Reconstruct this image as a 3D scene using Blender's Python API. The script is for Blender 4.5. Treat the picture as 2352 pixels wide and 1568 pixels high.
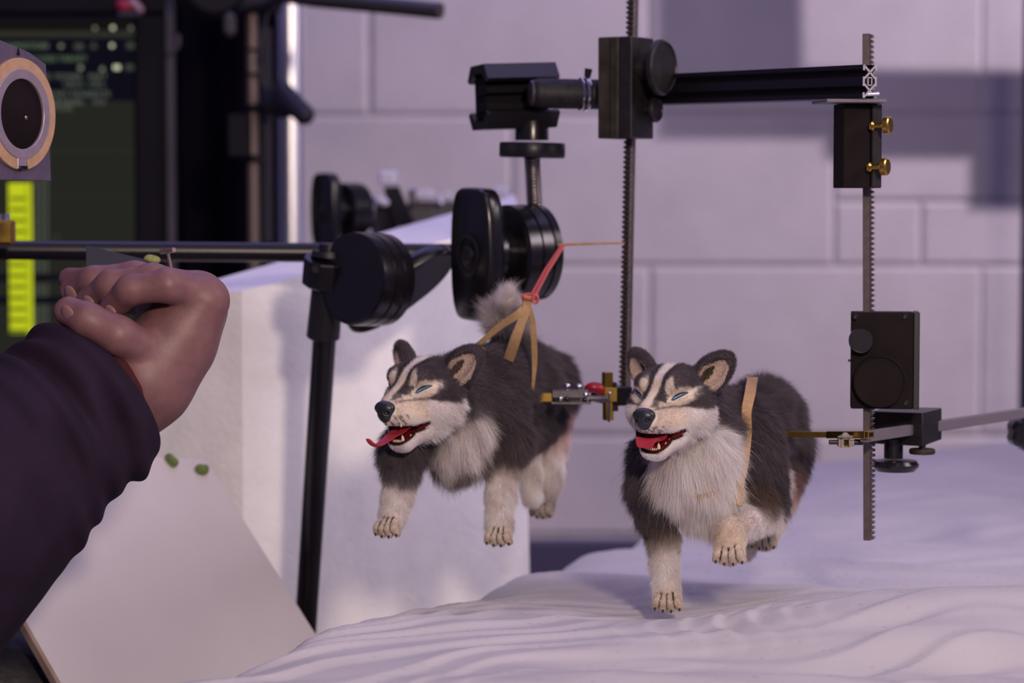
import bpy, math, random
import numpy as np
from mathutils import Vector, Matrix

# ------------------------------------------------------------------ camera, world, lights, exposure
W_PX, H_PX = 2352, 1568
LENS = 85.0
FPX = W_PX * LENS / 36.0
CAMZ = 1.25
PITCH = math.atan((784 - 450) / FPX)
FOCUS = 1.215

scene = bpy.context.scene
for o in list(bpy.data.objects):
    bpy.data.objects.remove(o)
COL = scene.collection
cam_d = bpy.data.cameras.new('camera')
cam = bpy.data.objects.new('camera', cam_d)
COL.objects.link(cam)
cam.location = (0, 0, CAMZ)
cam.rotation_euler = (math.pi / 2 - PITCH, 0, 0)
cam_d.lens = LENS
cam_d.sensor_width = 36
cam_d.clip_start = 0.02
cam_d.dof.use_dof = True
cam_d.dof.focus_distance = FOCUS
cam_d.dof.aperture_fstop = 8.5
scene.camera = cam

world = bpy.data.worlds.new('world')
scene.world = world
world.use_nodes = True
bg = world.node_tree.nodes['Background']
bg.inputs[0].default_value = (0.50, 0.42, 1.0, 1)
bg.inputs[1].default_value = 0.17


def aim(o, target):
    d = Vector(target) - o.location
    o.rotation_euler = d.to_track_quat('-Z', 'Y').to_euler()


def area(name, loc, target, size, power, color, size_y=None, spread=None):
    l = bpy.data.lights.new(name, 'AREA')
    l.energy = power
    l.color = color
    l.shape = 'RECTANGLE' if size_y else 'DISK'
    l.size = size
    if size_y:
        l.size_y = size_y
    if spread:
        l.spread = spread
    o = bpy.data.objects.new(name, l)
    COL.objects.link(o)
    o.location = loc
    aim(o, target)
    return o


def spot(name, loc, target, power, color, angle, radius, blend=0.4):
    l = bpy.data.lights.new(name, 'SPOT')
    l.energy = power
    l.color = color
    l.spot_size = math.radians(angle)
    l.spot_blend = blend
    l.shadow_soft_size = radius
    o = bpy.data.objects.new(name, l)
    COL.objects.link(o)
    o.location = loc
    aim(o, target)
    return o


# warm key in front, camera right; violet soft light overhead; lavender lamp on the wall
spot('key_light', (0.22, 0.10, CAMZ + 0.31), (-0.05, 1.42, CAMZ - 0.12), 36, (1.0, 0.80, 0.64), 62, 0.055, 0.7)
area('overhead_light', (0.15, 1.65, CAMZ + 1.25), (0.0, 1.5, CAMZ), 1.3, 4.6, (0.57, 0.47, 1.0), 1.0)
area('front_fill_light', (0.05, 0.45, CAMZ + 0.95), (0.05, 1.15, CAMZ - 0.2), 0.7, 1.9, (1.0, 0.80, 0.80), 0.6)  # added pinkish fill that brightens the near snow and white board
area('side_fill_light', (0.95, 1.10, CAMZ + 0.55), (-0.02, 1.78, CAMZ - 0.12), 0.45, 1.5, (1.0, 0.86, 0.92), 0.45, math.radians(75))  # fill added at the right to lift the foam block and far snow
WALL_LAMP = Vector((1.95, 2.02, CAMZ + 1.25))
spot('wall_light', WALL_LAMP, (0.25, 2.85, CAMZ + 0.13), 300, (0.97, 0.80, 0.90), 68, 0.0035, 0.6)
area('wall_wash_light', (-0.25, 2.40, CAMZ + 1.0), (-0.15, 2.85, CAMZ + 0.1), 0.25, 3.0, (0.36, 0.36, 1.0), 1.8)  # extra lamp added to tint the upper wall violet

scene.view_settings.view_transform = 'Standard'
scene.view_settings.look = 'None'
scene.view_settings.exposure = 0.0
scene.view_settings.gamma = 1.0
scene.view_settings.use_curve_mapping = False

# ------------------------------------------------------------------ pixel -> place helper (y = distance from the camera)
CP, SP = math.cos(PITCH), math.sin(PITCH)


def P(px, py, Y):
    u = (px - W_PX / 2) / FPX
    v = (H_PX / 2 - py) / FPX
    d = Vector((u, CP + v * SP, -SP + v * CP))
    return Vector((0, 0, CAMZ)) + d * (Y / d.y)


def S(px, Y):
    return px / FPX * Y


# ------------------------------------------------------------------ materials
MATS = {}


def mat(name, color, rough=0.5, metal=0.0, noise=None, bump=None, spec=0.5, coat=0.0, sheen=0.0, sss=0.0, emit=None, estr=1.0, alpha=None):
    """noise=(scale, amount) varies the colour, bump=(scale, strength, distance)"""
    if name in MATS:
        return MATS[name]
    m = bpy.data.materials.new(name)
    m.use_nodes = True
    nt = m.node_tree
    b = nt.nodes['Principled BSDF']
    b.inputs['Base Color'].default_value = (*color, 1)
    b.inputs['Roughness'].default_value = rough
    b.inputs['Metallic'].default_value = metal
    b.inputs['Specular IOR Level'].default_value = spec
    b.inputs['Coat Weight'].default_value = coat
    b.inputs['Sheen Weight'].default_value = sheen
    if sss:
        b.inputs['Subsurface Weight'].default_value = sss
        b.inputs['Subsurface Radius'].default_value = (0.004, 0.0015, 0.001)
    tc = nt.nodes.new('ShaderNodeTexCoord')
    if noise:
        n = nt.nodes.new('ShaderNodeTexNoise')
        n.inputs['Scale'].default_value = noise[0]
        n.inputs['Detail'].default_value = 5
        nt.links.new(tc.outputs['Object'], n.inputs['Vector'])
        r = nt.nodes.new('ShaderNodeMapRange')
        r.inputs['From Min'].default_value = 0.3
        r.inputs['From Max'].default_value = 0.7
        r.inputs['To Min'].default_value = 1 - noise[1]
        r.inputs['To Max'].default_value = 1 + noise[1]
        nt.links.new(n.outputs['Fac'], r.inputs['Value'])
        mx = nt.nodes.new('ShaderNodeVectorMath')
        mx.operation = 'SCALE'
        mx.inputs[0].default_value = color
        nt.links.new(r.outputs['Result'], mx.inputs['Scale'])
        nt.links.new(mx.outputs[0], b.inputs['Base Color'])
    if bump:
        n2 = nt.nodes.new('ShaderNodeTexNoise')
        n2.inputs['Scale'].default_value = bump[0]
        n2.inputs['Detail'].default_value = 4
        nt.links.new(tc.outputs['Object'], n2.inputs['Vector'])
        bp = nt.nodes.new('ShaderNodeBump')
        bp.inputs['Strength'].default_value = bump[1]
        bp.inputs['Distance'].default_value = bump[2]
        nt.links.new(n2.outputs['Fac'], bp.inputs['Height'])
        nt.links.new(bp.outputs['Normal'], b.inputs['Normal'])
    if emit:
        b.inputs['Emission Color'].default_value = (*emit, 1)
        b.inputs['Emission Strength'].default_value = estr
    MATS[name] = m
    return m


def attr_mat(name, rough=0.7, spec=0.25, bump=None, scale=1.0):
    """colour comes from the mesh / curves attribute fur_color (the pelt's own pattern)"""
    m = bpy.data.materials.new(name)
    m.use_nodes = True
    nt = m.node_tree
    b = nt.nodes['Principled BSDF']
    a = nt.nodes.new('ShaderNodeAttribute')
    a.attribute_name = 'fur_color'
    v = nt.nodes.new('ShaderNodeVectorMath')
    v.operation = 'SCALE'
    v.inputs['Scale'].default_value = scale
    nt.links.new(a.outputs['Color'], v.inputs[0])
    nt.links.new(v.outputs[0], b.inputs['Base Color'])
    b.inputs['Roughness'].default_value = rough
    b.inputs['Specular IOR Level'].default_value = spec
    return m


def fur_mat(name):
    """plush fibre: light is partly passed on through each strand"""
    m = bpy.data.materials.new(name)
    m.use_nodes = True
    nt = m.node_tree
    nt.nodes.remove(nt.nodes['Principled BSDF'])
    out = nt.nodes['Material Output']
    a = nt.nodes.new('ShaderNodeAttribute')
    a.attribute_name = 'fur_color'
    d = nt.nodes.new('ShaderNodeBsdfPrincipled')
    d.inputs['Roughness'].default_value = .6
    d.inputs['Specular IOR Level'].default_value = .12
    t_ = nt.nodes.new('ShaderNodeBsdfTranslucent')
    mx = nt.nodes.new('ShaderNodeMixShader')
    mx.inputs[0].default_value = .38
    nt.links.new(a.outputs['Color'], d.inputs['Base Color'])
    nt.links.new(a.outputs['Color'], t_.inputs['Color'])
    nt.links.new(d.outputs[0], mx.inputs[1])
    nt.links.new(t_.outputs[0], mx.inputs[2])
    nt.links.new(mx.outputs[0], out.inputs['Surface'])
    return m


M_BLACK = mat('black_gloss', (0.008, 0.007, 0.009), 0.25, spec=0.55, noise=(300, .2))
M_SATIN = mat('black_satin', (0.012, 0.011, 0.014), 0.42, spec=0.5, bump=(900, .15, .0002))
M_ANOD = mat('black_anodised', (0.030, 0.026, 0.028), 0.38, 0.5, noise=(120, .25), bump=(1500, .1, .0001))
M_WORN = mat('worn_dark_bronze', (0.050, 0.042, 0.034), 0.58, 0.4, noise=(110, .45), bump=(500, .3, .0002), spec=.3)
M_DARKFACE = mat('dark_brown_metal', (0.010, 0.006, 0.007), 0.7, 0.0, spec=.13, noise=(80, .2))
M_STEEL = mat('steel', (0.42, 0.38, 0.36), 0.32, 1.0, noise=(200, .15))
M_RACK = mat('rack_steel', (0.135, 0.108, 0.108), 0.42, 0.65, noise=(250, .2))
M_RACKD = mat('rack_dark', (0.085, 0.068, 0.062), 0.45, 0.5, noise=(250, .2))
M_TOOTH = mat('rack_teeth', (0.30, 0.23, 0.19), 0.25, 1.0)
M_BRASS = mat('brass', (0.58, 0.36, 0.07), 0.30, 1.0, noise=(200, .15))
M_GOLD = mat('old_brass', (0.42, 0.27, 0.055), 0.42, .7, noise=(150, .2))
M_CHROME = mat('chrome', (0.82, 0.80, 0.84), 0.16, 1.0)
M_GREYPL = mat('grey_plastic', (0.15, 0.13, 0.15), 0.5)
M_ALU = mat('aluminium', (0.50, 0.46, 0.48), 0.5, 0.6)

# ------------------------------------------------------------------ mesh builder
OFF = {}


class Frame:
    def __init__(s, o, x, y, z):
        s.o, s.x, s.y, s.z = Vector(o), Vector(x).normalized(), Vector(y).normalized(), Vector(z).normalized()

    def p(s, a, b, c):
        return s.o + s.x * a + s.y * b + s.z * c

    def at(s, a, b, c):
        return Frame(s.p(a, b, c), s.x, s.y, s.z)


def yawf(o, deg, roll=0):
    """frame turned about the vertical: x to the image right for 0, z up, y away"""
    a = math.radians(deg)
    x = Vector((math.cos(a), math.sin(a), 0))
    y = Vector((-math.sin(a), math.cos(a), 0))
    z = Vector((0, 0, 1))
    if roll:
        r = math.radians(roll)
        x, z = x * math.cos(r) + z * math.sin(r), z * math.cos(r) - x * math.sin(r)
    return Frame(o, x, y, z)


def axisf(o, d, up=(0, 0, 1)):
    """frame whose z runs along d"""
    z = Vector(d).normalized()
    upv = Vector(up)
    if abs(z.dot(upv)) > .97:
        upv = Vector((0, 1, 0))
    x = upv.cross(z).normalized()
    y = z.cross(x)
    return Frame(o, x, y, z)


WF = Frame((0, 0, 0), (1, 0, 0), (0, 1, 0), (0, 0, 1))


class MB:
    def __init__(s):
        s.v, s.f = [], []

    def add(s, vs, fs):
        n = len(s.v)
        s.v += [Vector(v) for v in vs]
        s.f += [tuple(i + n for i in f) for f in fs]
        return s

    def box(s, F, c, d, ch=0.0):
        """box centred at c (frame coords), full sizes d; ch chamfers all edges"""
        hx, hy, hz = d[0] / 2, d[1] / 2, d[2] / 2
        ch = min(ch, hx * .9, hy * .9, hz * .9)
        if ch <= 0:
            vs = [F.p(c[0] + a * hx, c[1] + b * hy, c[2] + e * hz) for e in (-1, 1) for a, b in ((-1, -1), (1, -1), (1, 1), (-1, 1))]
            fs = [(3, 2, 1, 0), (4, 5, 6, 7), (0, 1, 5, 4), (1, 2, 6, 5), (2, 3, 7, 6), (3, 0, 4, 7)]
            return s.add(vs, fs)
        rect = lambda i: [(-hx + i, -hy + ch), (-hx + ch, -hy + i), (hx - ch, -hy + i), (hx - i, -hy + ch), (hx - i, hy - ch), (hx - ch, hy - i), (-hx + ch, hy - i), (-hx + i, hy - ch)]
        rings = [(-hz, ch), (-hz + ch, 0), (hz - ch, 0), (hz, ch)]
        vs = []
        for z, i in rings:
            for a, b in rect(i):
                vs.append(F.p(c[0] + a, c[1] + b, c[2] + z))
        fs = [tuple(range(7, -1, -1)), tuple(range(24, 32))]
        for k in range(3):
            for i in range(8):
                j = (i + 1) % 8
                fs.append((k * 8 + i, k * 8 + j, k * 8 + 8 + j, k * 8 + 8 + i))
        return s.add(vs, fs)

    def lathe(s, F, prof, n=32, cap=True):
        """profile [(r, h)] about the frame's z"""
        vs, fs = [], []
        for r, h in prof:
            for i in range(n):
                a = 2 * math.pi * i / n
                vs.append(F.p(r * math.cos(a), r * math.sin(a), h))
        for k in range(len(prof) - 1):
            for i in range(n):
                j = (i + 1) % n
                fs.append((k * n + i, k * n + j, k * n + n + j, k * n + n + i))
        if cap:
            fs.append(tuple(range(n - 1, -1, -1)))
            fs.append(tuple(range((len(prof) - 1) * n, len(prof) * n)))
        return s.add(vs, fs)

    def cyl(s, p0, p1, r0, r1=None, n=24, ch=0.0):
        p0, p1 = Vector(p0), Vector(p1)
        r1 = r0 if r1 is None else r1
        L = (p1 - p0).length
        F = axisf(p0, p1 - p0)
        if ch:
            return s.lathe(F, [(r0 - ch, 0), (r0, ch), (r1, L - ch), (r1 - ch, L)], n)
        return s.lathe(F, [(r0, 0), (r1, L)], n)

    def prism(s, F, poly, h0, h1, ch=0.0):
        """polygon in the frame's x-y, from z=h0 to h1"""
        n = len(poly)
        if ch > 0:
            cx = sum(p[0] for p in poly) / n
            cy = sum(p[1] for p in poly) / n
            inn = []
            for p in poly:
                d = math.hypot(p[0] - cx, p[1] - cy) or 1
                inn.append((p[0] - (p[0] - cx) / d * ch, p[1] - (p[1] - cy) / d * ch))
            lay = [(inn, h0), (poly, h0 + ch), (poly, h1 - ch), (inn, h1)]
        else:
            lay = [(poly, h0), (poly, h1)]
        vs = [F.p(a, b, h) for pl, h in lay for a, b in pl]
        fs = [tuple(range(n - 1, -1, -1)), tuple(range((len(lay) - 1) * n, len(lay) * n))]
        for k in range(len(lay) - 1):
            for i in range(n):
                j = (i + 1) % n
                fs.append((k * n + i, k * n + j, k * n + n + j, k * n + n + i))
        return s.add(vs, fs)

    def tube(s, pts, r, n=10, closed=False):
        pts = [Vector(p) for p in pts]
        rs = r if isinstance(r, (list, tuple)) else [r] * len(pts)
        vs, fs = [], []
        up = None
        m = len(pts)
        for i, p in enumerate(pts):
            if closed:
                t = pts[(i + 1) % m] - pts[i - 1]
            else:
                t = pts[min(i + 1, m - 1)] - pts[max(i - 1, 0)]
            t.normalize()
            if up is None:
                up = t.orthogonal().normalized()
            up = (up - t * up.dot(t)).normalized()
            b = t.cross(up)
            for k in range(n):
                a = 2 * math.pi * k / n
                vs.append(p + (up * math.cos(a) + b * math.sin(a)) * rs[i])
        for i in range(m if closed else m - 1):
            i2 = (i + 1) % m
            for k in range(n):
                k2 = (k + 1) % n
                fs.append((i * n + k, i * n + k2, i2 * n + k2, i2 * n + k))
        if not closed:
            fs.append(tuple(range(n - 1, -1, -1)))
            fs.append(tuple(range((m - 1) * n, m * n)))
        return s.add(vs, fs)

    def ell(s, F, r, n=20, m=12):
        prof = []
        vs, fs = [], []
        for j in range(1, m):
            t = math.pi * j / m
            for i in range(n):
                a = 2 * math.pi * i / n
                vs.append(F.p(r[0] * math.sin(t) * math.cos(a), r[1] * math.sin(t) * math.sin(a), -r[2] * math.cos(t)))
        vs.append(F.p(0, 0, -r[2]))
        vs.append(F.p(0, 0, r[2]))
        b, tt = len(vs) - 2, len(vs) - 1
        for j in range(m - 2):
            for i in range(n):
                k = (i + 1) % n
                fs.append((j * n + i, j * n + k, j * n + n + k, j * n + n + i))
        for i in range(n):
            k = (i + 1) % n
            fs.append((b, k, i))
            fs.append((tt, (m - 2) * n + i, (m - 2) * n + k))
        return s.add(vs, fs)

    def ribbon(s, pts, widths, nrm, th=0.0008):
        """flat strap through pts; nrm = facing direction per point or one vector"""
        pts = [Vector(p) for p in pts]
        m = len(pts)
        vs, fs = [], []
        for i, p in enumerate(pts):
            t = (pts[min(i + 1, m - 1)] - pts[max(i - 1, 0)]).normalized()
            nn = Vector(nrm[i] if isinstance(nrm, list) else nrm)
            nn = (nn - t * nn.dot(t)).normalized()
            b = t.cross(nn)
            w = (widths[i] if isinstance(widths, (list, tuple)) else widths) / 2
            for a, c in ((-1, -1), (1, -1), (1, 1), (-1, 1)):
                vs.append(p + b * (a * w) + nn * (c * th / 2))
        for i in range(m - 1):
            for k in range(4):
                k2 = (k + 1) % 4
                fs.append((i * 4 + k, i * 4 + k2, i * 4 + 4 + k2, i * 4 + 4 + k))
        fs.append((3, 2, 1, 0))
        fs.append(tuple((m - 1) * 4 + k for k in range(4)))
        return s.add(vs, fs)

    def build(s, name, m, parent=None, bevel=0, angle=35, subsurf=0, **props):
        me = bpy.data.meshes.new(name)
        base = OFF.get(parent, None)
        if base is None:
            xs = [v.x for v in s.v]
            ys = [v.y for v in s.v]
            base = Vector(((min(xs) + max(xs)) / 2, (min(ys) + max(ys)) / 2, min(v.z for v in s.v)))
        me.from_pydata([v - base for v in s.v], [], s.f)
        me.update()
        return link(name, me, m, parent, base, bevel, angle, subsurf, **props)


def fix_normals(me):
    import bmesh
    bm = bmesh.new()
    bm.from_mesh(me)
    bmesh.ops.recalc_face_normals(bm, faces=bm.faces)
    bm.to_mesh(me)
    bm.free()


def link(name, me, m, parent, base, bevel=0, angle=35, subsurf=0, fix=True, **props):
    if fix:
        fix_normals(me)
    me.shade_smooth()
    me.set_sharp_from_angle(angle=math.radians(angle))
    me.materials.append(m)
    o = bpy.data.objects.new(name, me)
    COL.objects.link(o)
    if parent is not None:
        o.parent = parent
    else:
        o.location = base
    OFF[o] = base
    if bevel:
        b = o.modifiers.new('bevel', 'BEVEL')
        b.width = bevel
        b.segments = 2
        b.limit_method = 'ANGLE'
        b.angle_limit = math.radians(40)
        b.harden_normals = False
    if subsurf:
        b = o.modifiers.new('subsurf', 'SUBSURF')
        b.levels = b.render_levels = subsurf
    for k, v in props.items():
        o[k] = v
    return o


def thing(name, label, cat, loc, group=None):
    o = bpy.data.objects.new(name, None)
    COL.objects.link(o)
    o.location = loc
    o.empty_display_size = 0.01
    o['label'] = label
    o['category'] = cat
    if group:
        o['group'] = group
    OFF[o] = Vector(loc)
    return o


def tag(o, label, cat, group=None):
    o['label'] = label
    o['category'] = cat
    if group:
        o['group'] = group
    return o


# ------------------------------------------------------------------ signed-distance modelling (all in mm)
def v3(v):
    return np.array([v[0], v[1], v[2]], dtype=np.float32)


class Cap:
    def __init__(s, a, b, ra, rb, k=4, sub=False, **at):
        s.a, s.b, s.ra, s.rb, s.k, s.sub, s.at = v3(a), v3(b), ra, rb, k, sub, at

    def bounds(s):
        lo = np.minimum(s.a - s.ra, s.b - s.rb)
        hi = np.maximum(s.a + s.ra, s.b + s.rb)
        return lo, hi

    def d(s, X, Y, Z):
        ab = s.b - s.a
        L = float(ab @ ab) + 1e-9
        x, y, z = X - s.a[0], Y - s.a[1], Z - s.a[2]
        t = np.clip((x * ab[0] + y * ab[1] + z * ab[2]) / L, 0, 1)
        return np.sqrt((x - ab[0] * t) ** 2 + (y - ab[1] * t) ** 2 + (z - ab[2] * t) ** 2) - (s.ra + (s.rb - s.ra) * t)


class Ell:
    def __init__(s, c, R, r, k=4, sub=False, **at):
        """R: three axis vectors (rows)"""
        s.c, s.R, s.r, s.k, s.sub, s.at = v3(c), np.array([v3(q) for q in R]), np.array(r, dtype=np.float32), k, sub, at

    def bounds(s):
        e = np.sqrt(((s.R * s.r[:, None]) ** 2).sum(0))
        return s.c - e, s.c + e

    def d(s, X, Y, Z):
        x, y, z = X - s.c[0], Y - s.c[1], Z - s.c[2]
        q = [(x * s.R[i, 0] + y * s.R[i, 1] + z * s.R[i, 2]) for i in range(3)]
        k0 = np.sqrt((q[0] / s.r[0]) ** 2 + (q[1] / s.r[1]) ** 2 + (q[2] / s.r[2]) ** 2)
        k1 = np.sqrt((q[0] / s.r[0] ** 2) ** 2 + (q[1] / s.r[1] ** 2) ** 2 + (q[2] / s.r[2] ** 2) ** 2) + 1e-6
        return k0 * (k0 - 1) / k1


WR = [(1, 0, 0), (0, 1, 0), (0, 0, 1)]


def smin(a, b, k):
    h = np.clip(.5 + .5 * (b - a) / k, 0, 1)
    return b * (1 - h) + a * h - k * h * (1 - h)


class SDF:
    def __init__(s, prims, vox):
        lo = np.min([p.bounds()[0] for p in prims if not p.sub], 0) - 3
        hi = np.max([p.bounds()[1] for p in prims if not p.sub], 0) + 3
        s.lo, s.vox = lo.astype(np.float64), vox
        n = np.ceil((hi - lo) / vox).astype(int) + 1
        s.n = n
        s.ax = [lo[i] + np.arange(n[i], dtype=np.float32) * vox for i in range(3)]
        D = np.full(n, 30.0, dtype=np.float32)
        for p in prims:
            a, b = p.bounds()
            m = 5 + p.k
            i0 = np.clip(np.floor((a - m - lo) / vox).astype(int), 0, n)
            i1 = np.clip(np.ceil((b + m - lo) / vox).astype(int) + 1, 0, n)
            if (i1 <= i0).any():
                continue
            sl = tuple(slice(i0[i], i1[i]) for i in range(3))
            X = s.ax[0][sl[0]][:, None, None]
            Y = s.ax[1][sl[1]][None, :, None]
            Z = s.ax[2][sl[2]][None, None, :]
            d = p.d(X, Y, Z).astype(np.float32)
            if p.sub:
                D[sl] = -smin(-D[sl], d, p.k)
            else:
                D[sl] = smin(D[sl], d, p.k)
        s.D = D

    def at(s, pts):
        q = (np.asarray(pts, dtype=np.float64) - s.lo) / s.vox
        i = np.clip(np.floor(q).astype(int), 0, s.n - 2)
        f = np.clip(q - i, 0, 1)
        r = 0
        for a in (0, 1):
            for b in (0, 1):
                for c in (0, 1):
                    w = (f[:, 0] if a else 1 - f[:, 0]) * (f[:, 1] if b else 1 - f[:, 1]) * (f[:, 2] if c else 1 - f[:, 2])
                    r = r + w * s.D[i[:, 0] + a, i[:, 1] + b, i[:, 2] + c]
        return r

    def grad(s, pts):
        pts = np.asarray(pts, dtype=np.float64)
        g = np.zeros_like(pts)
        h = s.vox
        for k in range(3):
            e = np.zeros(3)
            e[k] = h
            g[:, k] = s.at(pts + e) - s.at(pts - e)
        return g / (np.linalg.norm(g, axis=1, keepdims=True) + 1e-9)

    def march(s, o, d, off=0.0, maxd=90):
        """first hit of |sdf|=off along the ray, in mm"""
        o = np.array(o, dtype=np.float64)
        d = np.array(d, dtype=np.float64)
        d /= np.linalg.norm(d)
        t = 0.0
        while t < maxd:
            v = float(s.at((o + d * t)[None])[0]) - off
            if v < 0.02:
                break
            t += max(min(v * .7, 1.2), .05)
        return o + d * t

    def nets(s):
        D = s.D
        I = D < 0
        nx, ny, nz = D.shape
        cnt = np.zeros((nx - 1, ny - 1, nz - 1), dtype=np.int8)
        for a in (0, 1):
            for b in (0, 1):
                for c in (0, 1):
                    cnt += I[a:nx - 1 + a, b:ny - 1 + b, c:nz - 1 + c]
        cells = np.argwhere((cnt > 0) & (cnt < 8))
        idx = np.full(cnt.shape, -1, dtype=np.int32)
        idx[cells[:, 0], cells[:, 1], cells[:, 2]] = np.arange(len(cells))
        acc = np.zeros((len(cells), 3))
        num = np.zeros(len(cells))
        cs = [(a, b, c) for a in (0, 1) for b in (0, 1) for c in (0, 1)]
        val = {q: D[cells[:, 0] + q[0], cells[:, 1] + q[1], cells[:, 2] + q[2]] for q in cs}
        for q in cs:
            for k in range(3):
                if q[k] == 0:
                    r = list(q)
                    r[k] = 1
                    r = tuple(r)
                    va, vb = val[q], val[r]
                    m = (va < 0) != (vb < 0)
                    t = np.where(m, va / np.where(np.abs(va - vb) < 1e-9, 1e-9, va - vb), 0)
                    for j in range(3):
                        acc[:, j] += np.where(m, q[j] + (t if j == k else 0), 0)
                    num += m
        V = (cells + acc / num[:, None]) * s.vox + s.lo
        F = []
        for k in range(3):
            sa = [slice(1, -1)] * 3
            sb = [slice(1, -1)] * 3
            sa[k] = slice(0, -1)
            sb[k] = slice(1, None)
            A, B = I[tuple(sa)], I[tuple(sb)]
            e = np.argwhere(A != B)
            ins = A[e[:, 0], e[:, 1], e[:, 2]]
            g = e.copy()
            for j in range(3):
                if j != k:
                    g[:, j] += 1
            u, v = (k + 1) % 3, (k + 2) % 3
            c = []
            for du, dv in ((0, 0), (1, 0), (1, 1), (0, 1)):
                h = g.copy()
                h[:, u] -= 1 - du
                h[:, v] -= 1 - dv
                c.append(idx[h[:, 0], h[:, 1], h[:, 2]])
            q = np.stack(c, 1)
            q[~ins] = q[~ins][:, ::-1]
            F.append(q)
        F = np.concatenate(F)
        F = F[(F >= 0).all(1)]
        return V, F


def np_mesh(name, V, F):
    """V in mm (world) -> mesh in metres"""
    me = bpy.data.meshes.new(name)
    me.vertices.add(len(V))
    me.vertices.foreach_set('co', np.asarray(V, dtype=np.float32).ravel())
    me.loops.add(F.size)
    me.loops.foreach_set('vertex_index', F.astype(np.int32).ravel())
    me.polygons.add(len(F))
    me.polygons.foreach_set('loop_start', np.arange(0, F.size, F.shape[1], dtype=np.int32))
    me.update(calc_edges=True)
    me.validate()
    return me


def sdf_obj(name, prims, vox, m, parent, smooth_it=0):
    g = SDF(prims, vox)
    V, F = g.nets()
    base = OFF[parent] if parent is not None else Vector(((V[:, 0].min() + V[:, 0].max()) / 2e3, (V[:, 1].min() + V[:, 1].max()) / 2e3, V[:, 2].min() / 1e3))
    me = np_mesh(name, V / 1e3 - np.array(base), F)
    o = link(name, me, m, parent, base, angle=75, fix=False)
    return o, g


def mm(px, py, Y):
    return P(px, py, Y) * 1000



# ------------------------------------------------------------------ room: floor, block wall, dark band
def snow_mat():
    m = mat('snow_cloth', (0.58, 0.56, 0.575), .75, spec=.3, noise=(25, .03))
    nt = m.node_tree
    b = nt.nodes['Principled BSDF']
    tc = nt.nodes.new('ShaderNodeTexCoord')
    n1 = nt.nodes.new('ShaderNodeTexNoise')
    n1.inputs['Scale'].default_value = 1400
    n1.inputs['Detail'].default_value = 4
    v = nt.nodes.new('ShaderNodeTexVoronoi')
    v.inputs['Scale'].default_value = 420
    for n in (n1, v):
        nt.links.new(tc.outputs['Object'], n.inputs['Vector'])
    bp = nt.nodes.new('ShaderNodeBump')
    bp.inputs['Strength'].default_value = .35
    bp.inputs['Distance'].default_value = .0005
    nt.links.new(n1.outputs['Fac'], bp.inputs['Height'])
    nt.links.new(bp.outputs['Normal'], b.inputs['Normal'])
    # scattered glitter grains: small glossy cells with their own facing
    lt = nt.nodes.new('ShaderNodeMath')
    lt.operation = 'GREATER_THAN'
    lt.inputs[1].default_value = .985
    sp = nt.nodes.new('ShaderNodeSeparateColor')
    nt.links.new(v.outputs['Color'], sp.inputs[0])
    nt.links.new(sp.outputs[0], lt.inputs[0])
    mr = nt.nodes.new('ShaderNodeMapRange')
    mr.inputs['To Min'].default_value = .75
    mr.inputs['To Max'].default_value = .22
    nt.links.new(lt.outputs[0], mr.inputs['Value'])
    nt.links.new(mr.outputs['Result'], b.inputs['Roughness'])
    return m


M_SNOW = snow_mat()
M_WALL = mat('painted_block', (0.42, 0.388, 0.42), .7, noise=(14, .06), bump=(160, .5, .0015))
M_MORTAR = mat('painted_joint', (0.375, 0.345, 0.37), .8, noise=(20, .1), bump=(90, .4, .002))
M_NAVY = mat('navy_shade', (0.035, 0.030, 0.075), .6)
M_FLOOR = mat('studio_floor', (0.05, 0.045, 0.055), .5, noise=(3, .2))


def foam_mat():
    m = mat('styrofoam', (0.90, 0.88, 0.90), .8, noise=(60, .04), bump=(260, .2, .0010))
    nt = m.node_tree
    b = nt.nodes['Principled BSDF']
    tc = nt.nodes.new('ShaderNodeTexCoord')
    v = nt.nodes.new('ShaderNodeTexVoronoi')
    v.inputs['Scale'].default_value = 260
    nt.links.new(tc.outputs['Object'], v.inputs['Vector'])
    bp = nt.nodes.new('ShaderNodeBump')
    bp.inputs['Strength'].default_value = .2
    bp.inputs['Distance'].default_value = .0010
    nt.links.new(v.outputs['Distance'], bp.inputs['Height'])
    old = b.inputs['Normal'].links[0].from_node
    nt.links.new(old.outputs['Normal'], bp.inputs['Normal'])
    nt.links.new(bp.outputs['Normal'], b.inputs['Normal'])
    return m


M_FOAM = foam_mat()
M_CARD = mat('white_board', (0.66, 0.62, 0.63), .6, noise=(30, .02))
M_CARDE = mat('board_edge', (0.36, 0.26, 0.20), .8, noise=(80, .15))

mb = MB().box(WF, (0, 1.2, -.02), (5.6, 5.2, .04))
o = mb.build('floor', M_FLOOR)
o['kind'] = 'structure'
o['label'] = 'dark studio floor'

WY = 2.85
mb = MB().box(WF, (0, WY + .06, 1.4), (5.2, .12, 2.8))
wall = mb.build('wall_back', M_MORTAR)
wall['kind'] = 'structure'
wall['label'] = 'painted concrete block wall behind the set'


def wpx(px, py):
    q = P(px, py, WY)
    return q.x, q.z


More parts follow.
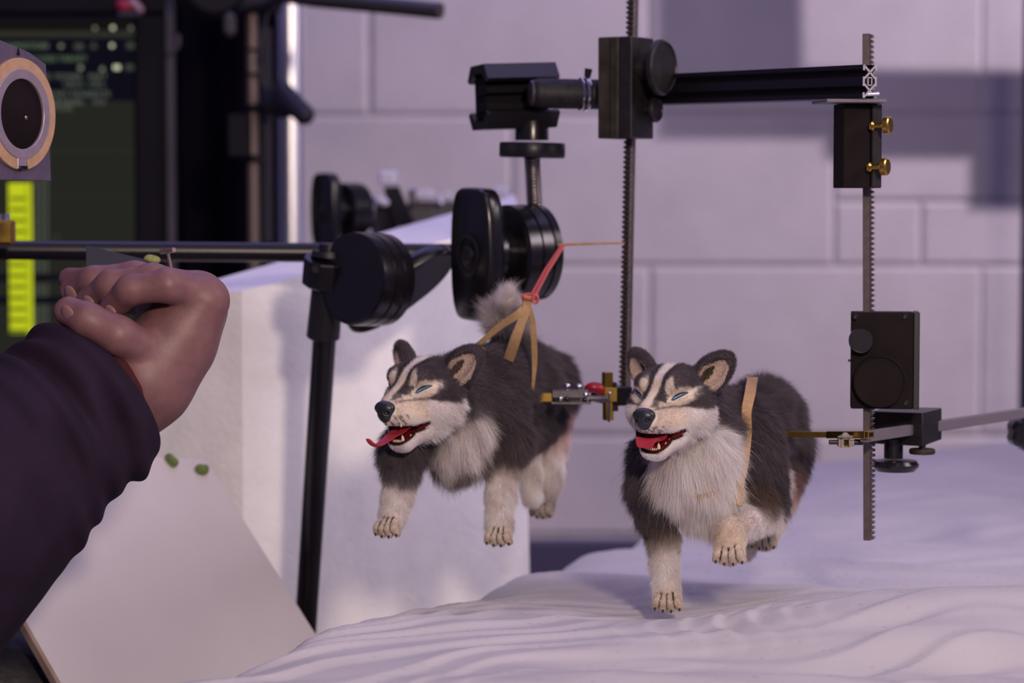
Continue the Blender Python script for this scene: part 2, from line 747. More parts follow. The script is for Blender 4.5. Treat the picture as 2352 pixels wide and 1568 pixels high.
# block rectangles in picture order: rows of courses with their joints, then extended past the frame
rows = [(-520, -128, [-1480, -700, 60, 825, 1595, 2360, 3130, 3900]),
        (-128, 265, [-1440, -680, 85, 848, 1490, 2255, 3020, 3790]),
        (265, 610, [-1110, -350, 410, 1175, 1915]),
        (610, 1000, [-1560, -800, -35, 728, 1492, 2252, 3015, 3780]),
        (1000, 1228, [-1180, -420, 345, 1110, 1872, 2635, 3400])]
cells = []
for y0, y1, xs in rows:
    for a, b in zip(xs[:-1], xs[1:]):
        cells.append((a, b, y0, y1))
cells += [(1915, 2680, 265, 462), (1915, 2115, 462, 610), (2115, 2510, 462, 610), (2510, 3260, 462, 610), (2680, 3440, 265, 462)]
gap, proud = 3.0, .0022
for a, b, y0, y1 in cells:
    x0, z1 = wpx(a + gap, y0 + gap)
    x1, z0 = wpx(b - gap, y1 - gap)
    mb = MB()
    c = .004
    vs = [(x0, WY + .002, z0), (x1, WY + .002, z0), (x1, WY + .002, z1), (x0, WY + .002, z1),
          (x0, WY - proud * .35, z0), (x1, WY - proud * .35, z0), (x1, WY - proud * .35, z1), (x0, WY - proud * .35, z1),
          (x0 + c, WY - proud, z0 + c), (x1 - c, WY - proud, z0 + c), (x1 - c, WY - proud, z1 - c), (x0 + c, WY - proud, z1 - c)]
    fs = [(3, 2, 1, 0), (8, 9, 10, 11)]
    for k in (0, 4):
        for i in range(4):
            j = (i + 1) % 4
            fs.append((k + i, k + j, k + 4 + j, k + 4 + i))
    mb.add(vs, fs)
    mb.build('block', M_WALL, wall, angle=8)

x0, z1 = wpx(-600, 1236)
mb = MB().box(WF, (0, WY - .012, z1 / 2), (5.2, .024, z1), .003)  # navy band stands for the shadow behind the table, painted dark
o = mb.build('shade_band_back', M_NAVY)
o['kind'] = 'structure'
o['label'] = 'navy band painted dark for the shade at the foot of the block wall'

# ------------------------------------------------------------------ low table, snow set, foam block, board
TZ = CAMZ - .345
M_PLY = mat('table_ply', (0.20, 0.14, 0.09), .6, noise=(12, .2))
t = thing('set_table', 'plywood table on trestle legs under the snow set', 'table', (.1, 1.62, 0))
MB().box(WF, (.25, 1.44, TZ - .012), (1.40, 1.16, .024), .002).build('table_top', M_PLY, t)
for x in (-.40, .90):
    for y in (.92, 1.97):
        MB().box(WF, (x, y, (TZ - .024) / 2), (.06, .06, TZ - .024), .003).build('leg', M_PLY, t)

t = thing('rear_table', 'narrow plywood table behind the first one carrying the far end of the snow set', 'table', (.5, 2.19, 0))
MB().box(WF, (.55, 2.19, TZ - .012), (.78, .32, .024), .002).build('table_top', M_PLY, t)
for x in (.22, .90):
    for y in (2.07, 2.31):
        MB().box(WF, (x, y, (TZ - .024) / 2), (.05, .05, TZ - .024), .003).build('leg', M_PLY, t)

# snow: a height field with its left edge cut along a line
edge = [(150, 1600, 1.02), (290, 1568, 1.08), (470, 1528, 1.10), (600, 1490, 1.13), (645, 1462, 1.16), (700, 1427, 1.20), (830, 1400, 1.26), (1000, 1388, 1.32), (1090, 1350, 1.42), (1200, 1318, 1.50), (1330, 1285, 1.62), (1480, 1238, 1.75), (1560, 1200, 1.95), (1640, 1150, 2.15)]
ep = [P(*e) for e in edge]
ex = np.array([q.x for q in ep])
ey = np.array([q.y for q in ep])
ez = np.array([q.z for q in ep])
nx_, ny_ = 470, 520
gx = np.linspace(-.30, .80, nx_)
gy = np.linspace(.80, 2.30, ny_)
# rows follow the edge: u runs from the edge to the right
xe = np.interp(gy, ey, ex)
xe = np.where(gy < ey[0], ex[0] - (ey[0] - gy) * .35, xe)
u = np.linspace(0, 1, nx_) ** 1.25
X = xe[:, None] + (np.maximum(.62, .30 * gy) [:, None] - xe[:, None]) * u[None, :]
Y = np.repeat(gy[:, None], nx_, 1)
dx = X - xe[:, None]
zb = np.interp(gy, [.8, 1.0, 1.08, 1.13, 1.2, 1.32, 1.5, 1.75, 1.95, 2.15, 2.3], CAMZ - np.array([.212, .2165, .2172, .2125, .2125, .2215, .2335, .2485, .255, .257, .252]))
Z = np.repeat(zb[:, None], nx_, 1)
ss = lambda a, b, v: (lambda t_: t_ * t_ * (3 - 2 * t_))(np.clip((v - a) / (b - a), 0, 1))
# dune that rises towards the right at mid distance, with a softer one in front
yc = 1.17 + .10 * X
Z += .0175 * ss(.02, .24, X) * np.where(Y < yc, np.exp(-((Y - yc) / .055) ** 2), np.exp(-((Y - yc) / .10) ** 2))
yc2 = 1.055 - .12 * (X - .05)
Z += .006 * ss(-.08, .02, X) * np.exp(-((Y - yc2) / .03) ** 2)
Z += .0075 * np.exp(-(((X - .21) / .05) ** 2 + ((Y - 1.115) / .025) ** 2))
Z -= .004 * np.exp(-(((X - .07) / .05) ** 2 + ((Y - 1.10) / .02) ** 2))
Z += .010 * ss(1.7, 2.2, Y) * ss(.15, .5, X) + .006 * np.sin(X * 19 + 2 * np.sin(Y * 7)) * ss(1.5, 1.9, Y)
Z += .0035 * np.sin(X * 23 + Y * 31) * ss(1.25, 1.5, Y)


def crest(ph):
    """sharp-crested ripple, 0..1"""
    s_ = ph - np.floor(ph)
    return np.where(s_ < .72, s_ / .72, (1 - s_) / .28) ** 1.3


rs = np.random.RandomState(4)
w1 = .35 * np.sin(X * 27 + 1) + .25 * np.sin(Y * 41 + X * 11) + .12 * np.sin(X * 71 - Y * 33)
ph = (X * .42 - Y * 1.0) * 36 + w1 * 1.3 + 30
m1 = ss(.32, .0, dx) * ss(1.02, 1.08, Y) * ss(1.42, 1.28, Y)
Z += .0026 * (crest(ph) - .5) * m1
ph2 = (X * 1.0 - Y * .18) * 60 + np.sin(Y * 60) * .5
m2 = np.exp(-(((X - .105) / .045) ** 2 + ((Y - 1.165) / .030) ** 2))
Z += .0030 * (crest(ph2) - .5) * m2
ph3 = (Y * 1.0 - X * .10) * 24 + .5 * np.sin(X * 17) + .3 * np.sin(X * 41 + 2)
Z += .0022 * (crest(ph3) - .5) * ss(.0, .1, X) * ss(1.3, 1.12, Y)
Z += .0012 * np.sin(X * 60 + 3 * np.sin(Y * 30)) * np.sin(Y * 75 + X * 20)
Z += rs.normal(size=Z.shape) * .00004
Z -= .006 * np.exp(-(((X - .085) / .05) ** 2 + ((Y - 1.262) / .05) ** 2))
# rounded lip
Z -= .010 * np.exp(-dx / .012) * ss(1.7, 1.3, Y) + .004 * np.exp(-dx / .010)
V = np.stack([X, Y, Z], -1).reshape(-1, 3)
I = np.arange(nx_ * ny_).reshape(ny_, nx_)
F = [np.stack([I[:-1, :-1], I[:-1, 1:], I[1:, 1:], I[1:, :-1]], -1).reshape(-1, 4)]
# skirt and underside
border = np.concatenate([I[0, :], I[1:, -1], I[-1, -2::-1], I[-2:0:-1, 0]])
sk = V[border].copy()
sk[:, 2] = TZ + .001
n0 = len(V)
V = np.concatenate([V, sk])
nb = len(border)
j = np.arange(nb)
F.append(np.stack([border, n0 + j, n0 + (j + 1) % nb, border[(j + 1) % nb]], -1))
F = np.concatenate(F)
base = Vector((.2, 1.5, TZ + .001))
me = np_mesh('snow_bed', V - np.array(base), F)
snow = link('snow_bed', me, M_SNOW, None, base, angle=80)
tag(snow, 'rippled white snow-covered table set with scattered glitter beneath the two puppets', 'snow set')

# big styrofoam block
top = [P(555, 668, 1.56), P(1197, 508, 1.67), P(1182, 448, 1.88), P(325, 690, 1.57)]
bot = [Vector((q.x, q.y, TZ)) for q in top]
bot[1].x += .008
mb = MB()
NB = 14
rs = np.random.RandomState(9)


def quadgrid(mb, a, b, c, d, nu, nv, amp):
    """a b c d corners; tiny hand-cut unevenness"""
    n = (b - a).cross(d - a).normalized()
    vs = []
    for j in range(nv + 1):
        for i in range(nu + 1):
            u_, v_ = i / nu, j / nv
            p = (a * (1 - u_) + b * u_) * (1 - v_) + (d * (1 - u_) + c * u_) * v_
            if 0 < i < nu and 0 < j < nv:
                p = p + n * rs.normal() * amp
            vs.append(p)
    fs = [(j * (nu + 1) + i, j * (nu + 1) + i + 1, (j + 1) * (nu + 1) + i + 1, (j + 1) * (nu + 1) + i) for j in range(nv) for i in range(nu)]
    mb.add(vs, fs)


quadgrid(mb, bot[0], bot[1], top[1], top[0], NB * 2, NB, .0006)
quadgrid(mb, top[0], top[1], top[2], top[3], NB * 2, 5, .0006)
quadgrid(mb, bot[3], bot[0], top[0], top[3], 8, NB, .0006)
quadgrid(mb, bot[1], bot[2], top[2], top[1], 5, NB, .0006)
quadgrid(mb, bot[2], bot[3], top[3], top[2], 8, NB, .0006)
quadgrid(mb, bot[3], bot[2], bot[1], bot[0], 4, 4, 0)
o = mb.build('foam_block', M_FOAM, angle=40)
tag(o, 'big white styrofoam block with a sloping top standing behind the left puppet', 'foam block')

# white board lying against the foam at the lower left
A, B_, C_ = P(470, 1050, 1.49), P(745, 1487, 1.455), P(300, 1850, 1.31)
nrm = (B_ - A).cross(C_ - A).normalized()
if nrm.y > 0:
    nrm = -nrm


def onplane(px, py):
    o_ = Vector((0, 0, CAMZ))
    d = P(px, py, 1) - o_
    return o_ + d * ((A - o_).dot(nrm) / d.dot(nrm))


D_ = onplane(-161, 1040)
t = thing('foam_board', 'plain white foam board with a brown cut edge leaning at the lower left', 'board', (A + C_) / 2)
th = nrm * -.0045
mb = MB()
q = [A, B_, C_, D_]
mb.add(q + [x + th for x in q], [(0, 1, 2, 3), (7, 6, 5, 4), (0, 4, 5, 1), (1, 5, 6, 2), (2, 6, 7, 3), (3, 7, 4, 0)])
mb.build('board_face', M_CARD, t, bevel=.0004)
side = (C_ - D_).normalized()
out_ = (D_ - A).normalized() * .0026
mb = MB()
q = [D_, C_, C_ + out_, D_ + out_]
q = [x + nrm * .0002 for x in q]
mb.add(q + [x + th * 1.15 for x in q], [(0, 1, 2, 3), (7, 6, 5, 4), (0, 4, 5, 1), (1, 5, 6, 2), (2, 6, 7, 3), (3, 7, 4, 0)])
mb.build('cut_edge', M_CARDE, t)
# two green clay lumps pressed onto it
M_GREEN = mat('green_clay', (0.14, 0.21, 0.05), .6, noise=(600, .25), bump=(900, .6, .0006))
for (px, py, w, h, ang), lab in (((390, 1061, 17, 9, -50), 'long green clay lump beside the sleeve on the white board'),
                                 ((460, 1082, 15, 12, 15), 'round green clay lump on the white board near the foam block')):
    c = onplane(px, py)
    a = math.radians(ang)
    ux = (B_ - A).normalized()
    uy = nrm.cross(ux).normalized()
    vx = Vector((math.cos(a), 0, math.sin(a)))
    vx = (vx - nrm * vx.dot(nrm)).normalized()
    vy = nrm.cross(vx)
    k = 1.48 / FPX * 1000
    C1 = c * 1000 + nrm * 2.0
    R_ = [vx, vy, nrm]
    pr = [Ell(C1, R_, [w * k, h * k, 3.2], 1.5), Ell(C1 + vx * w * k * .5 + nrm, R_, [w * k * .5, h * k * .9, 3.0], 1.5),
          Ell(C1 - vx * w * k * .5 + vy * h * k * .2, R_, [w * k * .5, h * k * .7, 3.0], 1.5)]
    o, _ = sdf_obj('clay_lump', pr, .4, M_GREEN, None)
    tag(o, lab, 'clay lump')

# black cutter flags high above the frame, which shape the lamp's light on the wall
M_FLAG = mat('flag_fabric', (0.01, 0.01, 0.01), .9)
M_POLE = mat('navy_pole', (0.03, 0.028, 0.06), .4, .3)
tf = .42


def flag(poly, lab):
    fl = thing('cutter_flag', lab, 'light flag', WALL_LAMP.lerp(P(*poly[0], WY), tf))
    pts_ = [WALL_LAMP.lerp(P(px, py, WY), tf) for px, py in poly]
    n = (pts_[1] - pts_[0]).cross(pts_[2] - pts_[0]).normalized() * .004
    mb_ = MB()
    k = len(pts_)
    mb_.add([p + n for p in pts_] + [p - n for p in pts_], [tuple(range(k)), tuple(range(2 * k - 1, k - 1, -1))] + [(i, (i + 1) % k, k + (i + 1) % k, k + i) for i in range(k)])
    mb_.build('flag_cloth', M_FLAG, fl)
    mb_ = MB()
    mb_.tube([p for p in pts_], .0015, 6, closed=True)
    mb_.build('flag_frame', M_POLE, fl)
    return fl


flag([(1538, -700), (1788, -700), (1800, 190), (1915, 300), (1538, 300)], 'black cutter flag shading the tall strip of wall, out of the picture above')
flag([(1796, 188), (3000, 200), (3000, 462), (2250, 462), (2250, 345), (1925, 345), (1915, 300)], 'black stepped cutter flag shading the wide band of wall, out of the picture above')

bd = thing('cutter_flag', 'added black card keeping the wall lamp off the far snow, out of the picture at the upper right', 'light flag', (1.6, 1.9, CAMZ + .62))  # unseen card, added to block the wall lamp from the far snow
MB().box(WF, (1.6, 1.90, CAMZ + .88), (.004, .42, .62), .001).build('flag_cloth', M_FLAG, bd)
MB().tube([(1.6, 1.69, CAMZ + .57), (1.6, 1.69, CAMZ + 1.19), (1.6, 2.11, CAMZ + 1.19), (1.6, 2.11, CAMZ + .57)], .002, 6, closed=True).build('flag_frame', M_POLE, bd)

# ------------------------------------------------------------------ the two husky puppets
M_SKIN = attr_mat('pelt_skin', .8, .1, scale=.8)
M_FUR = fur_mat('pelt_fur')
M_NOSE = mat('nose_rubber', (0.018, 0.020, 0.026), 0.33, spec=.6, bump=(1800, .25, .0003))
M_TONGUE = mat('tongue_clay', (0.44, 0.035, 0.055), 0.42, spec=.5, bump=(700, .25, .0003))
M_TEETH = mat('teeth', (0.75, 0.62, 0.42), 0.3)
M_MOUTH = mat('mouth_lining', (0.20, 0.010, 0.015), 0.4)
M_EYE = mat('eye_blue', (0.09, 0.27, 0.50), 0.18, spec=.6, noise=(2500, .35), coat=.4)
M_LID = mat('eyelid_black', (0.008, 0.008, 0.010), 0.45)
M_CLAW = mat('claw_grey', (0.035, 0.036, 0.042), 0.35)
M_STRAP = mat('tan_strap', (0.40, 0.245, 0.12), 0.75, noise=(500, .12), bump=(2200, .3, .0002))

DK = (0.120, 0.101, 0.116)
BR = (0.19, 0.135, 0.105)
WH = (0.92, 0.85, 0.83)
CR = (0.86, 0.74, 0.62)
PK = (0.55, 0.33, 0.30)
GR = (0.24, 0.20, 0.19)
LIP = (0.010, 0.009, 0.010)
RED = (0.22, 0.012, 0.018)


def pnoise(p, f, seed):
    """smooth pseudo noise of points (n,3) -> about -1..1"""
    r = np.random.RandomState(seed)
    s = 0
    for i in range(5):
        d = r.normal(size=3)
        d *= f * r.uniform(.6, 1.6) / np.linalg.norm(d)
        e = r.normal(size=3) * f * .5
        s = s + np.sin(p @ d + r.uniform(0, 6.3) + 1.3 * np.sin(p @ e + r.uniform(0, 6.3)))
    return s / 3.0


class Head:
    def __init__(s, C, yaw, pitch, roll, k):
        y, p, r = math.radians(yaw), math.radians(pitch), math.radians(roll)
        f = Vector((-math.sin(y) * math.cos(p), -math.cos(y) * math.cos(p), -math.sin(p)))
        l = Vector((math.cos(y), -math.sin(y), 0))
        u = f.cross(l)
        l, u = l * math.cos(r) + u * math.sin(r), u * math.cos(r) - l * math.sin(r)
        s.C, s.f, s.l, s.u, s.k = Vector(C), f, l, u, k
        s.M = np.array([f, l, u], dtype=np.float64)

    def p(s, x, y, z):
        return s.C + (s.f * x + s.l * y + s.u * z) * s.k

    def vec(s, x, y, z):
        return (s.f * x + s.l * y + s.u * z).normalized()

    def loc(s, P_):
        return (P_ - np.array(s.C)) @ s.M.T / s.k


def head_prims(H):
    k = H.k
    R = [H.f, H.l, H.u]
    cap = lambda a, b, ra, rb, q, **w: Cap(H.p(*a), H.p(*b), ra * k, rb * k, q, **w)
    ell = lambda c, r, q, R_=R, **w: Ell(H.p(*c), R_, [i * k for i in r], q, **w)
    hd = dict(z='head')
    out = [ell((-1, 0, 2.2), (17, 18.5, 13.6), 5, **hd)]
    for s in (-1, 1):
        out.append(ell((2, s * 12.5, -7), (12, 10, 9.5), 6, **hd))
        out.append(ell((9.5, s * 8, 8.5), (6.5, 6.5, 5), 4, **hd))
    out.append(cap((10, 0, -3.5), (25.5, 0, -8), 10, 6.8, 5, **hd))
    out.append(cap((11, 0, 4), (26, 0, -3.5), 5, 4.2, 4, **hd))
    for s in (-1, 1):
        out.append(cap((22, s * 4.4, -10.5), (12, s * 8.5, -10.5), 4.6, 6.5, 3, **hd))
        out.append(cap((6, s * 9, -14), (12, s * 8.5, -19), 6.5, 4.6, 4, **hd))
        out.append(cap((12, s * 8, -18.2), (20, s * 3.5, -24.2), 4.6, 3.6, 3, **hd))
    out.append(cap((4, 0, -14), (18, 0, -24.6), 9.5, 5.0, 5, **hd))
    # ears
    for s in (-1, 1):
        u = H.vec(-.30, s * .62, .72)
        n0 = H.vec(.80, s * .50, .12)
        w = u.cross(n0).normalized()
        n = w.cross(u).normalized()
        if n.dot(n0) < 0:
            n = -n
        c = H.p(-8, s * 19.2, 11.8)
        out.append(Ell(c, [u, w, n], [12.2 * k, 8.5 * k, 3.9 * k], 3, z='ear', side=s))
        out.append(Ell(c + u * 6.5 * k + w * (.8 * s * k), [u, w, n], [8.0 * k, 5.2 * k, 2.6 * k], 3, z='eartip', side=s))
    out.append(('carve', None))
    res = [p for p in out if not isinstance(p, tuple)]
    for s in (-1, 1):
        e = [p for p in res if p.at.get('z') == 'ear' and p.at['side'] == s][0]
        u, w, n = [Vector(q) for q in e.R]
        c = Vector(e.c) + n * 4.0 * k + u * .6 * k
        res.append(Ell(c, [u, w, n], [11.0 * k, 5.7 * k, 4.0 * k], 1.2, sub=True, z='earin', side=s))
    # mouth: a wedge from the corners out through the front
    a = math.radians(26)
    ff = H.vec(math.cos(a), 0, -math.sin(a))
    uu = H.vec(math.sin(a), 0, math.cos(a))
    res.append(Ell(H.p(19.8, 0, -18.4), [ff, H.l, uu], [12.5 * k, 8.4 * k, 4.0 * k], 1.0, sub=True, z='mouth'))
    res.append(Ell(H.p(14.5, 0, -15.3), [ff, H.l, uu], [7 * k, 13.8 * k, 1.5 * k], 1.0, sub=True, z='mouth'))
    return res


def make_dog(name, label, H, body, strands, seed, tongue_pts, tongue_w, claws, upper):
    t = thing(name, label, 'dog puppet', Vector(H.p(0, 0, -40)) / 1000)
    prims = body + head_prims(H)
    prims = [p for p in prims if not p.sub] + [p for p in prims if p.sub]
    g = SDF(prims, 0.62)
    V, F = g.nets()
    print(name, 'verts', len(V), 'grid', g.n)

    hp = [p for p in prims if p.at.get('z') == 'head']
    ears = [p for p in prims if p.at.get('z') == 'ear']
    tips = [p for p in prims if p.at.get('z') == 'eartip']
    earin = [p for p in prims if p.at.get('z') == 'earin']
    mouths = [p for p in prims if p.at.get('z') == 'mouth']
    bp = [p for p in prims if 'col' in p.at]
    toes = [p for p in prims if p.at.get('toe')]

    def dist(p, q):
        return p.d(q[:, 0], q[:, 1], q[:, 2])

    def style(q, nrm):
        """per point: colour, fur length (mm), lie direction, density (per mm2)"""
        n = len(q)
        n1 = pnoise(q, .55, seed)
        n2 = pnoise(q, 1.6, seed + 1)
        # body: weighted mix of the limb attributes
        wsum = np.zeros(n)
        col = np.zeros((n, 3))
        ln = np.zeros(n)
        cb = np.zeros((n, 3))
        dmin = np.full(n, 99.)
        for p in bp:
            d = dist(p, q) + n1 * 1.0
            w = np.exp(-np.clip(d, -6, 40) / 1.3)
            c = np.array(p.at['col'], dtype=float)
            wsum += w
            col += w[:, None] * c
            ln += w * p.at.get('len', 5)
            v = np.array(p.at.get('comb', (0, 0, -1)), dtype=float)
            cb += w[:, None] * v
            dmin = np.minimum(dmin, d)
        col /= wsum[:, None]
        ln /= wsum
        cb /= wsum[:, None]
        dens = np.where(ln < 2.2, 5.0, np.where(ln > 7.5, 4.2, 3.2))
        # head
        hd = np.min([dist(p, q) for p in hp], 0)
        L = H.loc(q)
        x, y, z = L[:, 0], L[:, 1] , L[:, 2]
        a = np.abs(y)
        fz = n2 * .35 + n1 * .25
        white = np.zeros(n)
        edge = lambda v, s=.22: 1 / (1 + np.exp(-np.clip(v / s, -30, 30)))
        lower = edge(-2.5 + .04 * np.clip(16 - x, 0, 30) - np.clip(a - 15, 0, 20) * .35 - z + fz) * edge(x + 7.5 + np.clip(-z - 8, 0, 20) * .25 + fz)
        muzz = edge(x - 15.5 + fz) * edge(-1.0 - z + .30 * (x - 16) + fz)
        stripe = edge(2.1 + .03 * z - a + fz * .6) * edge(x + 3)
        eyec = edge((1 - np.sqrt(((a - 11.9) / 5.5) ** 2 + ((z - 2.0 - .20 * (a - 11)) / 4.9) ** 2)) * 4 + fz) * edge(x - 3)
        brow = edge((1 - np.sqrt(((a - 7.0) / 2.7) ** 2 + ((z - 8.0) / 4.0) ** 2)) * 3 + fz) * edge(x - 2)
        wmask = np.clip(np.maximum.reduce([lower, muzz, stripe, eyec, brow]), 0, 1)
        cream = np.clip(np.maximum(eyec, brow) + edge(x - 14) * edge(z + 12) * .9, 0, 1)
        wc = np.array(WH) * (1 - cream[:, None] * .8) + np.array(CR) * cream[:, None] * .8
        hc = np.array(DK) * (1 - wmask[:, None]) + wc * wmask[:, None]
        # dark lines beside the blaze and at the inner corner of the eye, speckled whisker zone
        ln_d = edge(1.1 - np.abs(a - 3.7 - .03 * z) + fz) * edge(z + 1.5) * edge(x - 2)
        hc = hc * (1 - .8 * ln_d[:, None]) + np.array(DK) * .45 * ln_d[:, None]
        und = edge(.5 - np.abs(z + 2.6 - .04 * a) + fz) * edge(a - 4.5) * edge(19 - a) * edge(x - 3)
        hc = hc * (1 - .7 * und[:, None]) + np.array(DK) * .7 * und[:, None]
        sp = (n2 > .35) * edge(x - 23) * edge(-9 - z)
        hc = hc * (1 - .75 * sp[:, None]) + np.array(DK) * .75 * sp[:, None]
        hl = 1.3 + np.clip(14 - x, 0, 22) * .13 + np.clip(-z - 2, 0, 15) * np.clip(10 - x, 0, 12) * .022
        hl = np.where(x > 14, 1.0, hl)
        hl = np.where((z < -18) & (x < 10), 5.0, hl)
        hcomb = (-H.M[0] * 1.0 + H.M[1] * np.sign(y)[:, None] * .25 - H.M[2] * (.35 + .02 * np.clip(-z, 0, 20))[:, None])
        wH = edge(dmin - hd + 1.2, 1.1)
        wH = np.where(hd > 6, 0, wH)
        if len(bp) == 0:
            wH = np.ones(n)
        col = col * (1 - wH[:, None]) + hc * wH[:, None]
        ln = ln * (1 - wH) + hl * wH
        cb = cb * (1 - wH[:, None]) + hcomb * wH[:, None]
        dens = dens * (1 - wH) + 5.5 * wH
        # ears
        for p, pi, pt_ in zip(ears, earin, tips):
            lat = 1.0 if float(p.R[1] @ H.M[1]) * p.at['side'] > 0 else -1.0
            d = np.minimum(dist(p, q), dist(pt_, q))
            m = (d < .8) & (d < hd + .5)
            qq = (q - p.c) @ p.R.T
            r_ = np.sqrt(((qq[:, 0] + 1) / (p.r[0] * 1.12)) ** 2 + ((qq[:, 1] - 1.0 * lat) / (p.r[1] * (.98 - .30 * np.clip(qq[:, 0] / 12, 0, 1)))) ** 2)
            inner = m & (qq[:, 2] > -.8) & (r_ < .80 + n2 * .03)
            deep = inner & (((qq[:, 0] + 3) / 7) ** 2 + ((qq[:, 1] + 1.6 * lat) / (2.0 + n2 * .5)) ** 2 < 1)
            ec = np.where(inner[:, None], np.array([.70, .57, .50]), np.array(DK))
            ec = np.where(deep[:, None], np.array(BR) * .6, ec)
            col = np.where(m[:, None], ec, col)
            ln = np.where(m, np.where(inner, 1.2, 2.0), ln)
            cb = np.where(m[:, None], p.R[0] * .8 + p.R[2] * np.where(inner, .3, 0)[:, None], cb)
            dens = np.where(m, 6.0, dens)
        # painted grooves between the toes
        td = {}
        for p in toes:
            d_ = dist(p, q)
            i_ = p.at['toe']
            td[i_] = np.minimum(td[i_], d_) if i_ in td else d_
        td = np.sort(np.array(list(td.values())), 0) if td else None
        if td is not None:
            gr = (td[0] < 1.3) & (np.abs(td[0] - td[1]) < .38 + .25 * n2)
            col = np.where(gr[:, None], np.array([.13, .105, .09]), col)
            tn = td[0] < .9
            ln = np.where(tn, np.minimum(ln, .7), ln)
        # mouth lining and lips
        md = np.min([dist(p, q) for p in mouths], 0)
        inside = md < .35
        lip = (md < 1.5) & ~inside & (L[:, 2] < -17 + .0 * x)
        lip2 = (md < .8) & ~inside
        wl = np.clip(1 - (md - np.where(L[:, 2] < -17, 1.3, .6)) / .5, 0, 1)[:, None]
        col = col * (1 - wl) + np.array(LIP) * wl
        wi = np.clip((.55 - md) / .5, 0, 1)[:, None]
        col = col * (1 - wi) + np.array(RED) * wi
        ln = np.where(inside | lip | lip2, 0, ln)
        # no fur on the nose pad or over the eyes
        nd = np.sqrt(((x - 31) / 5.2) ** 2 + (y / 6.2) ** 2 + ((z + 6.8) / 5.0) ** 2)
        ln = np.where(nd < 1.05, 0, ln)
        ey = (np.abs(z - (1.2 + .38 * (a - 7.5))) < 1.15) & (a > 6.6) & (a < 16.8) & (x > 6)
        ln = np.where(ey, 0, ln)
        near = (np.abs(z - (1.2 + .38 * (a - 7.5))) < 3.0) & (a > 5.5) & (a < 18) & (x > 5)
        ln = np.where(near, np.minimum(ln, .8), ln)
        return col, ln, cb, dens

    # skin colour on the mesh
    Nv = g.grad(V)
    col, ln, _, _ = style(V, Nv)
    base = OFF[t]
    me = np_mesh('body', V / 1e3 - np.array(base), F)
    ca = me.color_attributes.new('fur_color', 'FLOAT_COLOR', 'POINT')
    ca.data.foreach_set('color', np.concatenate([col, np.ones((len(V), 1))], 1).astype(np.float32).ravel())
    body_o = link('body', me, M_SKIN, t, base, angle=75, fix=False)

    # fur strands
    rng = np.random.RandomState(seed + 5)
    q0, q1, q2, q3 = [V[F[:, i]] for i in range(4)]
    ctr = (q0 + q1 + q2 + q3) / 4
    cr = np.cross(q2 - q0, q3 - q1) / 2
    ar = np.linalg.norm(cr, axis=1)
    nf = cr / (ar[:, None] + 1e-9)
    c_, l_, cb_, de_ = style(ctr, nf)
    wgt = ar * de_ * (l_ > .3)
    pick = rng.choice(len(F), size=strands, p=wgt / wgt.sum())
    print('  strand density wanted', int(wgt.sum()), 'used', strands)
    u, v = rng.rand(strands, 1), rng.rand(strands, 1)
    root = (q0[pick] * (1 - u) + q1[pick] * u) * (1 - v) + (q3[pick] * (1 - u) + q2[pick] * u) * v
    nn = nf[pick]
    col, ln, cb, _ = style(root, nn)
    keep = ln > .3
    root, nn, col, ln, cb = root[keep], nn[keep], col[keep], ln[keep], cb[keep]
    n = len(root)
    cl = np.stack([pnoise(root, .75, seed + 20 + i) for i in range(3)], 1)
    cf = np.stack([pnoise(root, .22, seed + 30 + i) for i in range(3)], 1)
    tang = cb - nn * (cb * nn).sum(1, keepdims=True)
    lf = np.clip((ln - 1) / 5, 0, 1)[:, None]
    d0 = nn * (.75 + .15 * (1 - lf)) + tang * .75 + (cl * .26 + cf * .40) * lf + rng.normal(size=(n, 3)) * (.10 + .10 * lf)
    d0 /= np.linalg.norm(d0, axis=1, keepdims=True)
    L_ = ln * rng.uniform(.55, 1.2, n) * (1 + .22 * cf[:, 0] * lf[:, 0] + .15 * cl[:, 1] * lf[:, 0])
    stray = rng.rand(n) < .012
    L_ = np.where(stray & (ln > 2), L_ * 1.5, L_)
    K = 5
    pts = np.zeros((n, K, 3))
    bend = tang * .6 + np.array([0, 0, -.55]) * lf + cl * .35 * lf + rng.normal(size=(n, 3)) * .12
    for j in range(K):
        s_ = j / (K - 1)
        pts[:, j] = root - nn * .15 + (d0 * s_ + bend * s_ * s_ * .5) * L_[:, None]
    # keep strands from sinking into the skin
    for j in range(1, K):
        sd = g.at(pts[:, j])
        need = np.clip(.12 * j - sd, 0, 3)
        pts[:, j] += nn * need[:, None]
    cu = bpy.data.hair_curves.new('fur')
    cu.add_curves([K] * n)
    cu.attributes['position'].data.foreach_set('vector', ((pts / 1e3) - np.array(base)).astype(np.float32).ravel())
    ra = cu.attributes.get('radius') or cu.attributes.new('radius', 'FLOAT', 'POINT')
    prof = np.array([1, .95, .8, .55, .15])
    rr = (np.where(ln > 2.5, .052, .042) * rng.uniform(.8, 1.2, n) / 1e3)[:, None] * prof[None]
    ra.data.foreach_set('value', rr.astype(np.float32).ravel())
    lum = col.mean(1)
    dark = np.clip(1 - lum / .25, 0, 1)[:, None]
    var = rng.uniform(.82, 1.15, (n, 1))
    cc = col * var + dark * (rng.rand(n, 1) < .10) * np.array([.14, .12, .12])
    cc = cc * (1 + .16 * pnoise(root, .35, seed + 50)[:, None])
    cc = cc * (1 + dark * .25 * pnoise(root, .12, seed + 51)[:, None])
    cc = np.clip(cc, 0, .92)
    at = cu.attributes.new('fur_color', 'FLOAT_COLOR', 'CURVE')
    at.data.foreach_set('color', np.concatenate([cc, np.ones((n, 1))], 1).astype(np.float32).ravel())
    cu.materials.append(M_FUR)
    fo = bpy.data.objects.new('fur', cu)
